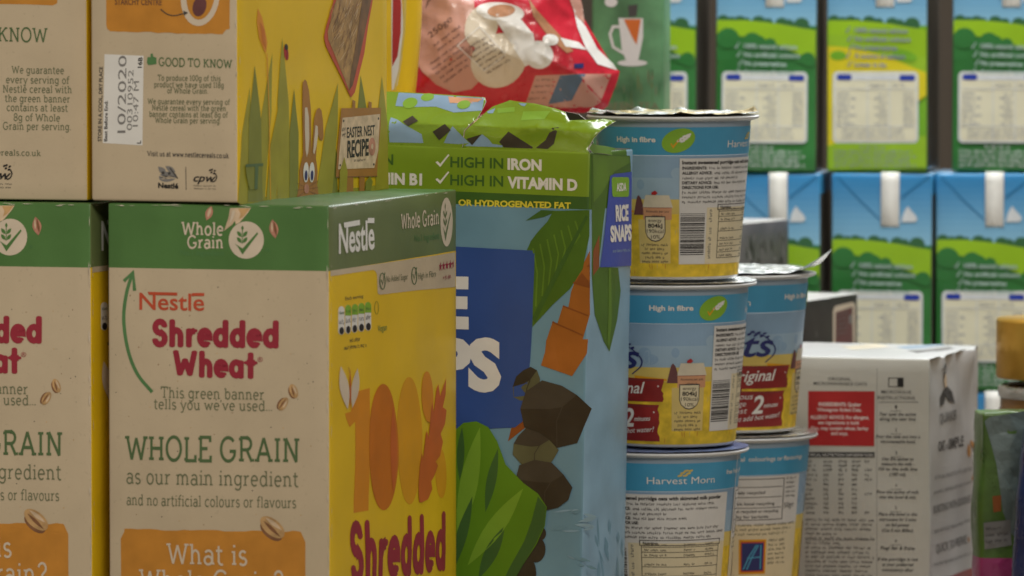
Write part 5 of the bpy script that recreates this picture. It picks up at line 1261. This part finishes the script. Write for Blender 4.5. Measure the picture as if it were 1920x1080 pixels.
for i in range(4): p.greek((1006 - i * 5, 156 + i * 11), (1042 - i * 5, 154 + i * 11), 4, 'bag_print', 6, seed=i)
p.poly([(1076, 124), (1094, 122), (1094, 131), (1076, 133)], 'navy', 5)
p.build('end_panel', o)

# tall green pack with a cup emblem
mat('pack_green', (0.10, 0.24, 0.11), 0.4, 0.45, var=0.55, scale=26)
th, B = box_at('tea_pack', 'tall green pack with a white cup emblem, between the red bag and milk cartons', 'pack', (*at(1244, 150, 3.785).xy, 0.2905), 8, w=0.0465, d=0.04, h=0.22, z0=0.2905, bulge=0.001, seed=33, r=0.002)
P = B.build(lambda f, c: ('carton', 'pack_green'))
p = Pen(B.front)
p.poly([(1160, 34), (1206, 34), (1206, 70), (1199, 104), (1196, 116), (1175, 116), (1166, 92)], 'ppanel', 1); p.poly([(1170, 36), (1202, 36), (1194, 84), (1184, 66)], 'og4', 2); p.line([(1162, 50), (1150, 50), (1144, 64), (1150, 88), (1170, 100)], 5, 'ppanel', 1); p.ell(1186, 118, 28, 6, 'ppanel', 1); p.poly([(1178, 10), (1196, 8), (1194, 30), (1180, 31)], 'dgrey', 2); p.ell(1146, 4, 12, 9, 'ppanel', 1)
p.build('cup_print', P['carton'])
p = Pen(B.front); rnd = random.Random(3)
for i in range(40): x, y = rnd.uniform(1120, 1238), rnd.uniform(125, 205); p.leaf(x, y, x + rnd.uniform(-2, 2), y + rnd.uniform(14, 40), rnd.uniform(1, 2.4), rnd.choice(['arrow', 'olive', 'c_tree', 'txtgrey']), 1)
p.text('GREEN TEA', (1122, 206), (1236, 206), 15, 'txtgrey', 3, weight=.02); p.build('leaf_print', P['carton'])

# ------------------------------------------------------------------ jar, pouches at the right edge
def lathe(prof, m, name, parent, n=80, label=None):
    mb = MB(); vs = []
    for rr, z in prof: vs += [(rr * math.sin(2 * math.pi * k / n), -rr * math.cos(2 * math.pi * k / n), z) for k in range(n)]
    mb.add(vs, [(i * n + k, i * n + (k + 1) % n, (i + 1) * n + (k + 1) % n, (i + 1) * n + k) for i in range(len(prof) - 1) for k in range(n)], m)
    return mb.build(name, parent, label, smooth=True)
mat('gold_lid', (0.62, 0.34, 0.05), 0.34, 0.5, metal=0.6, var=0.06, scale=10); mat('coffee_brown', (0.24, 0.12, 0.035), 0.2, 0.5, var=0.15); mat('silver_band', (0.72, 0.70, 0.64), 0.25, 0.5, metal=0.8, var=0.05)
JY = 3.70; jx = (1984 - 960) / F * JY; jz = CAMZ - 688 / F * JY
th = thing('coffee_jar', 'coffee jar with a tall gold lid at the right edge', 'jar', (jx, JY, 0.0005))
R = (1984 - 1870) / F * JY
H = jz
lathe([(0, 0), (R * 1.02, 0), (R * 1.08, .004), (R * 1.08, H - .075), (R * 1.0, H - .062), (R * .93, H - .056), (R * .93, H - .043), (R * .8, H - .043)], 'coffee_brown', 'glass_body', th)
lathe([(R * .94, H - .050), (R * .96, H - .049), (R * .975, H - .046), (R * .96, H - .043), (R * .9, H - .042)], 'silver_band', 'neck_band', th)
lathe([(R * .9, H - .0375), (R * .985, H - .0375), (R, H - .036), (R, H - .002), (R * .985, H), (0, H)], 'gold_lid', 'lid', th)

mat('pouch_green', (0.07, 0.14, 0.02), 0.3, 0.5, var=0.15, coat=0.3, bump=0.3, bscale=60); mat('pouch_clear', (0.14, 0.18, 0.17), 0.22, 0.5, var=0.3, scale=25, coat=0.4, bump=0.4, bscale=60); mat('pouch_magenta', (0.34, 0.03, 0.14), 0.3, 0.5, var=0.1, coat=0.3, bump=0.2); mat('pouch_navy', (0.015, 0.025, 0.10), 0.28, 0.5, var=0.2, coat=0.3, bump=0.3, bscale=60)
def crump(f, u, v): return 0.0022 * noise.noise(Vector((u * 45, v * 28, 6))) - 0.0016 * abs(noise.noise(Vector((u * 60 + v * 30, v * 20, 2))))
th, B = box_at('snack_pouch', 'crinkled green pouch with clear window and magenta base, below the gold lidded jar', 'pouch', at(1836, 775, 2.705), -6, w=0.0, d=0.04, z0=0.0005, bulge=0.003, seed=41) if False else (None, None)
gx = at(1837, 775, 3.58)
th = thing('snack_pouch', 'crinkled green pouch with clear window and magenta base, below the gold lidded jar', 'pouch', (gx.x + .0425, 3.60, 0.0005), (0, 0, math.radians(4)))
B = Box(th, 0.085, 0.036, gx.z, bulge=0.003, wob=0.001, seed=41, r=0.002, extra=crump)
zb2 = B.front.uv(1860, 1046).y
P = B.build(lambda f, c: ('base_band', 'pouch_magenta') if (f in ('front', 'right', 'left', 'back') and c[1] < zb2) or f == 'bottom' else ('pouch_body', 'pouch_green'), zl=[zb2], step=.005)
p = Pen(B.front); p.poly([(1846, 790), (1856, 782), (1925, 770), (1930, 1040), (1896, 1000), (1880, 960), (1868, 870), (1858, 830)], 'pouch_clear', 2); p.build('clear_window', P['pouch_body'])
p = Pen(B.front); p.poly([(1844, 980), (1894, 974), (1896, 1022), (1846, 1030)], 'mgrey', 4); p.poly([(1860, 930), (1876, 928), (1876, 958), (1862, 960)], 'trunk2', 4)
for i in range(3): p.greek((1848, 994 + i * 12), (1890, 990 + i * 12), 6, 'dgrey', 5, seed=i)
p.build('label_print', P['pouch_body'])
bx_ = at(1898, 800, 3.52)
th = thing('snack_pouch', 'dark blue pouch cut by the right edge, in front of the green pouch', 'pouch', (bx_.x + .045, 3.535, 0.0005), (0, math.radians(3), math.radians(-3)))
B = Box(th, 0.085, 0.03, bx_.z + .012, bulge=0.004, wob=0.001, seed=43, r=0.003, extra=crump)
B.build(lambda f, c: ('pouch_body', 'pouch_navy'), step=.005)
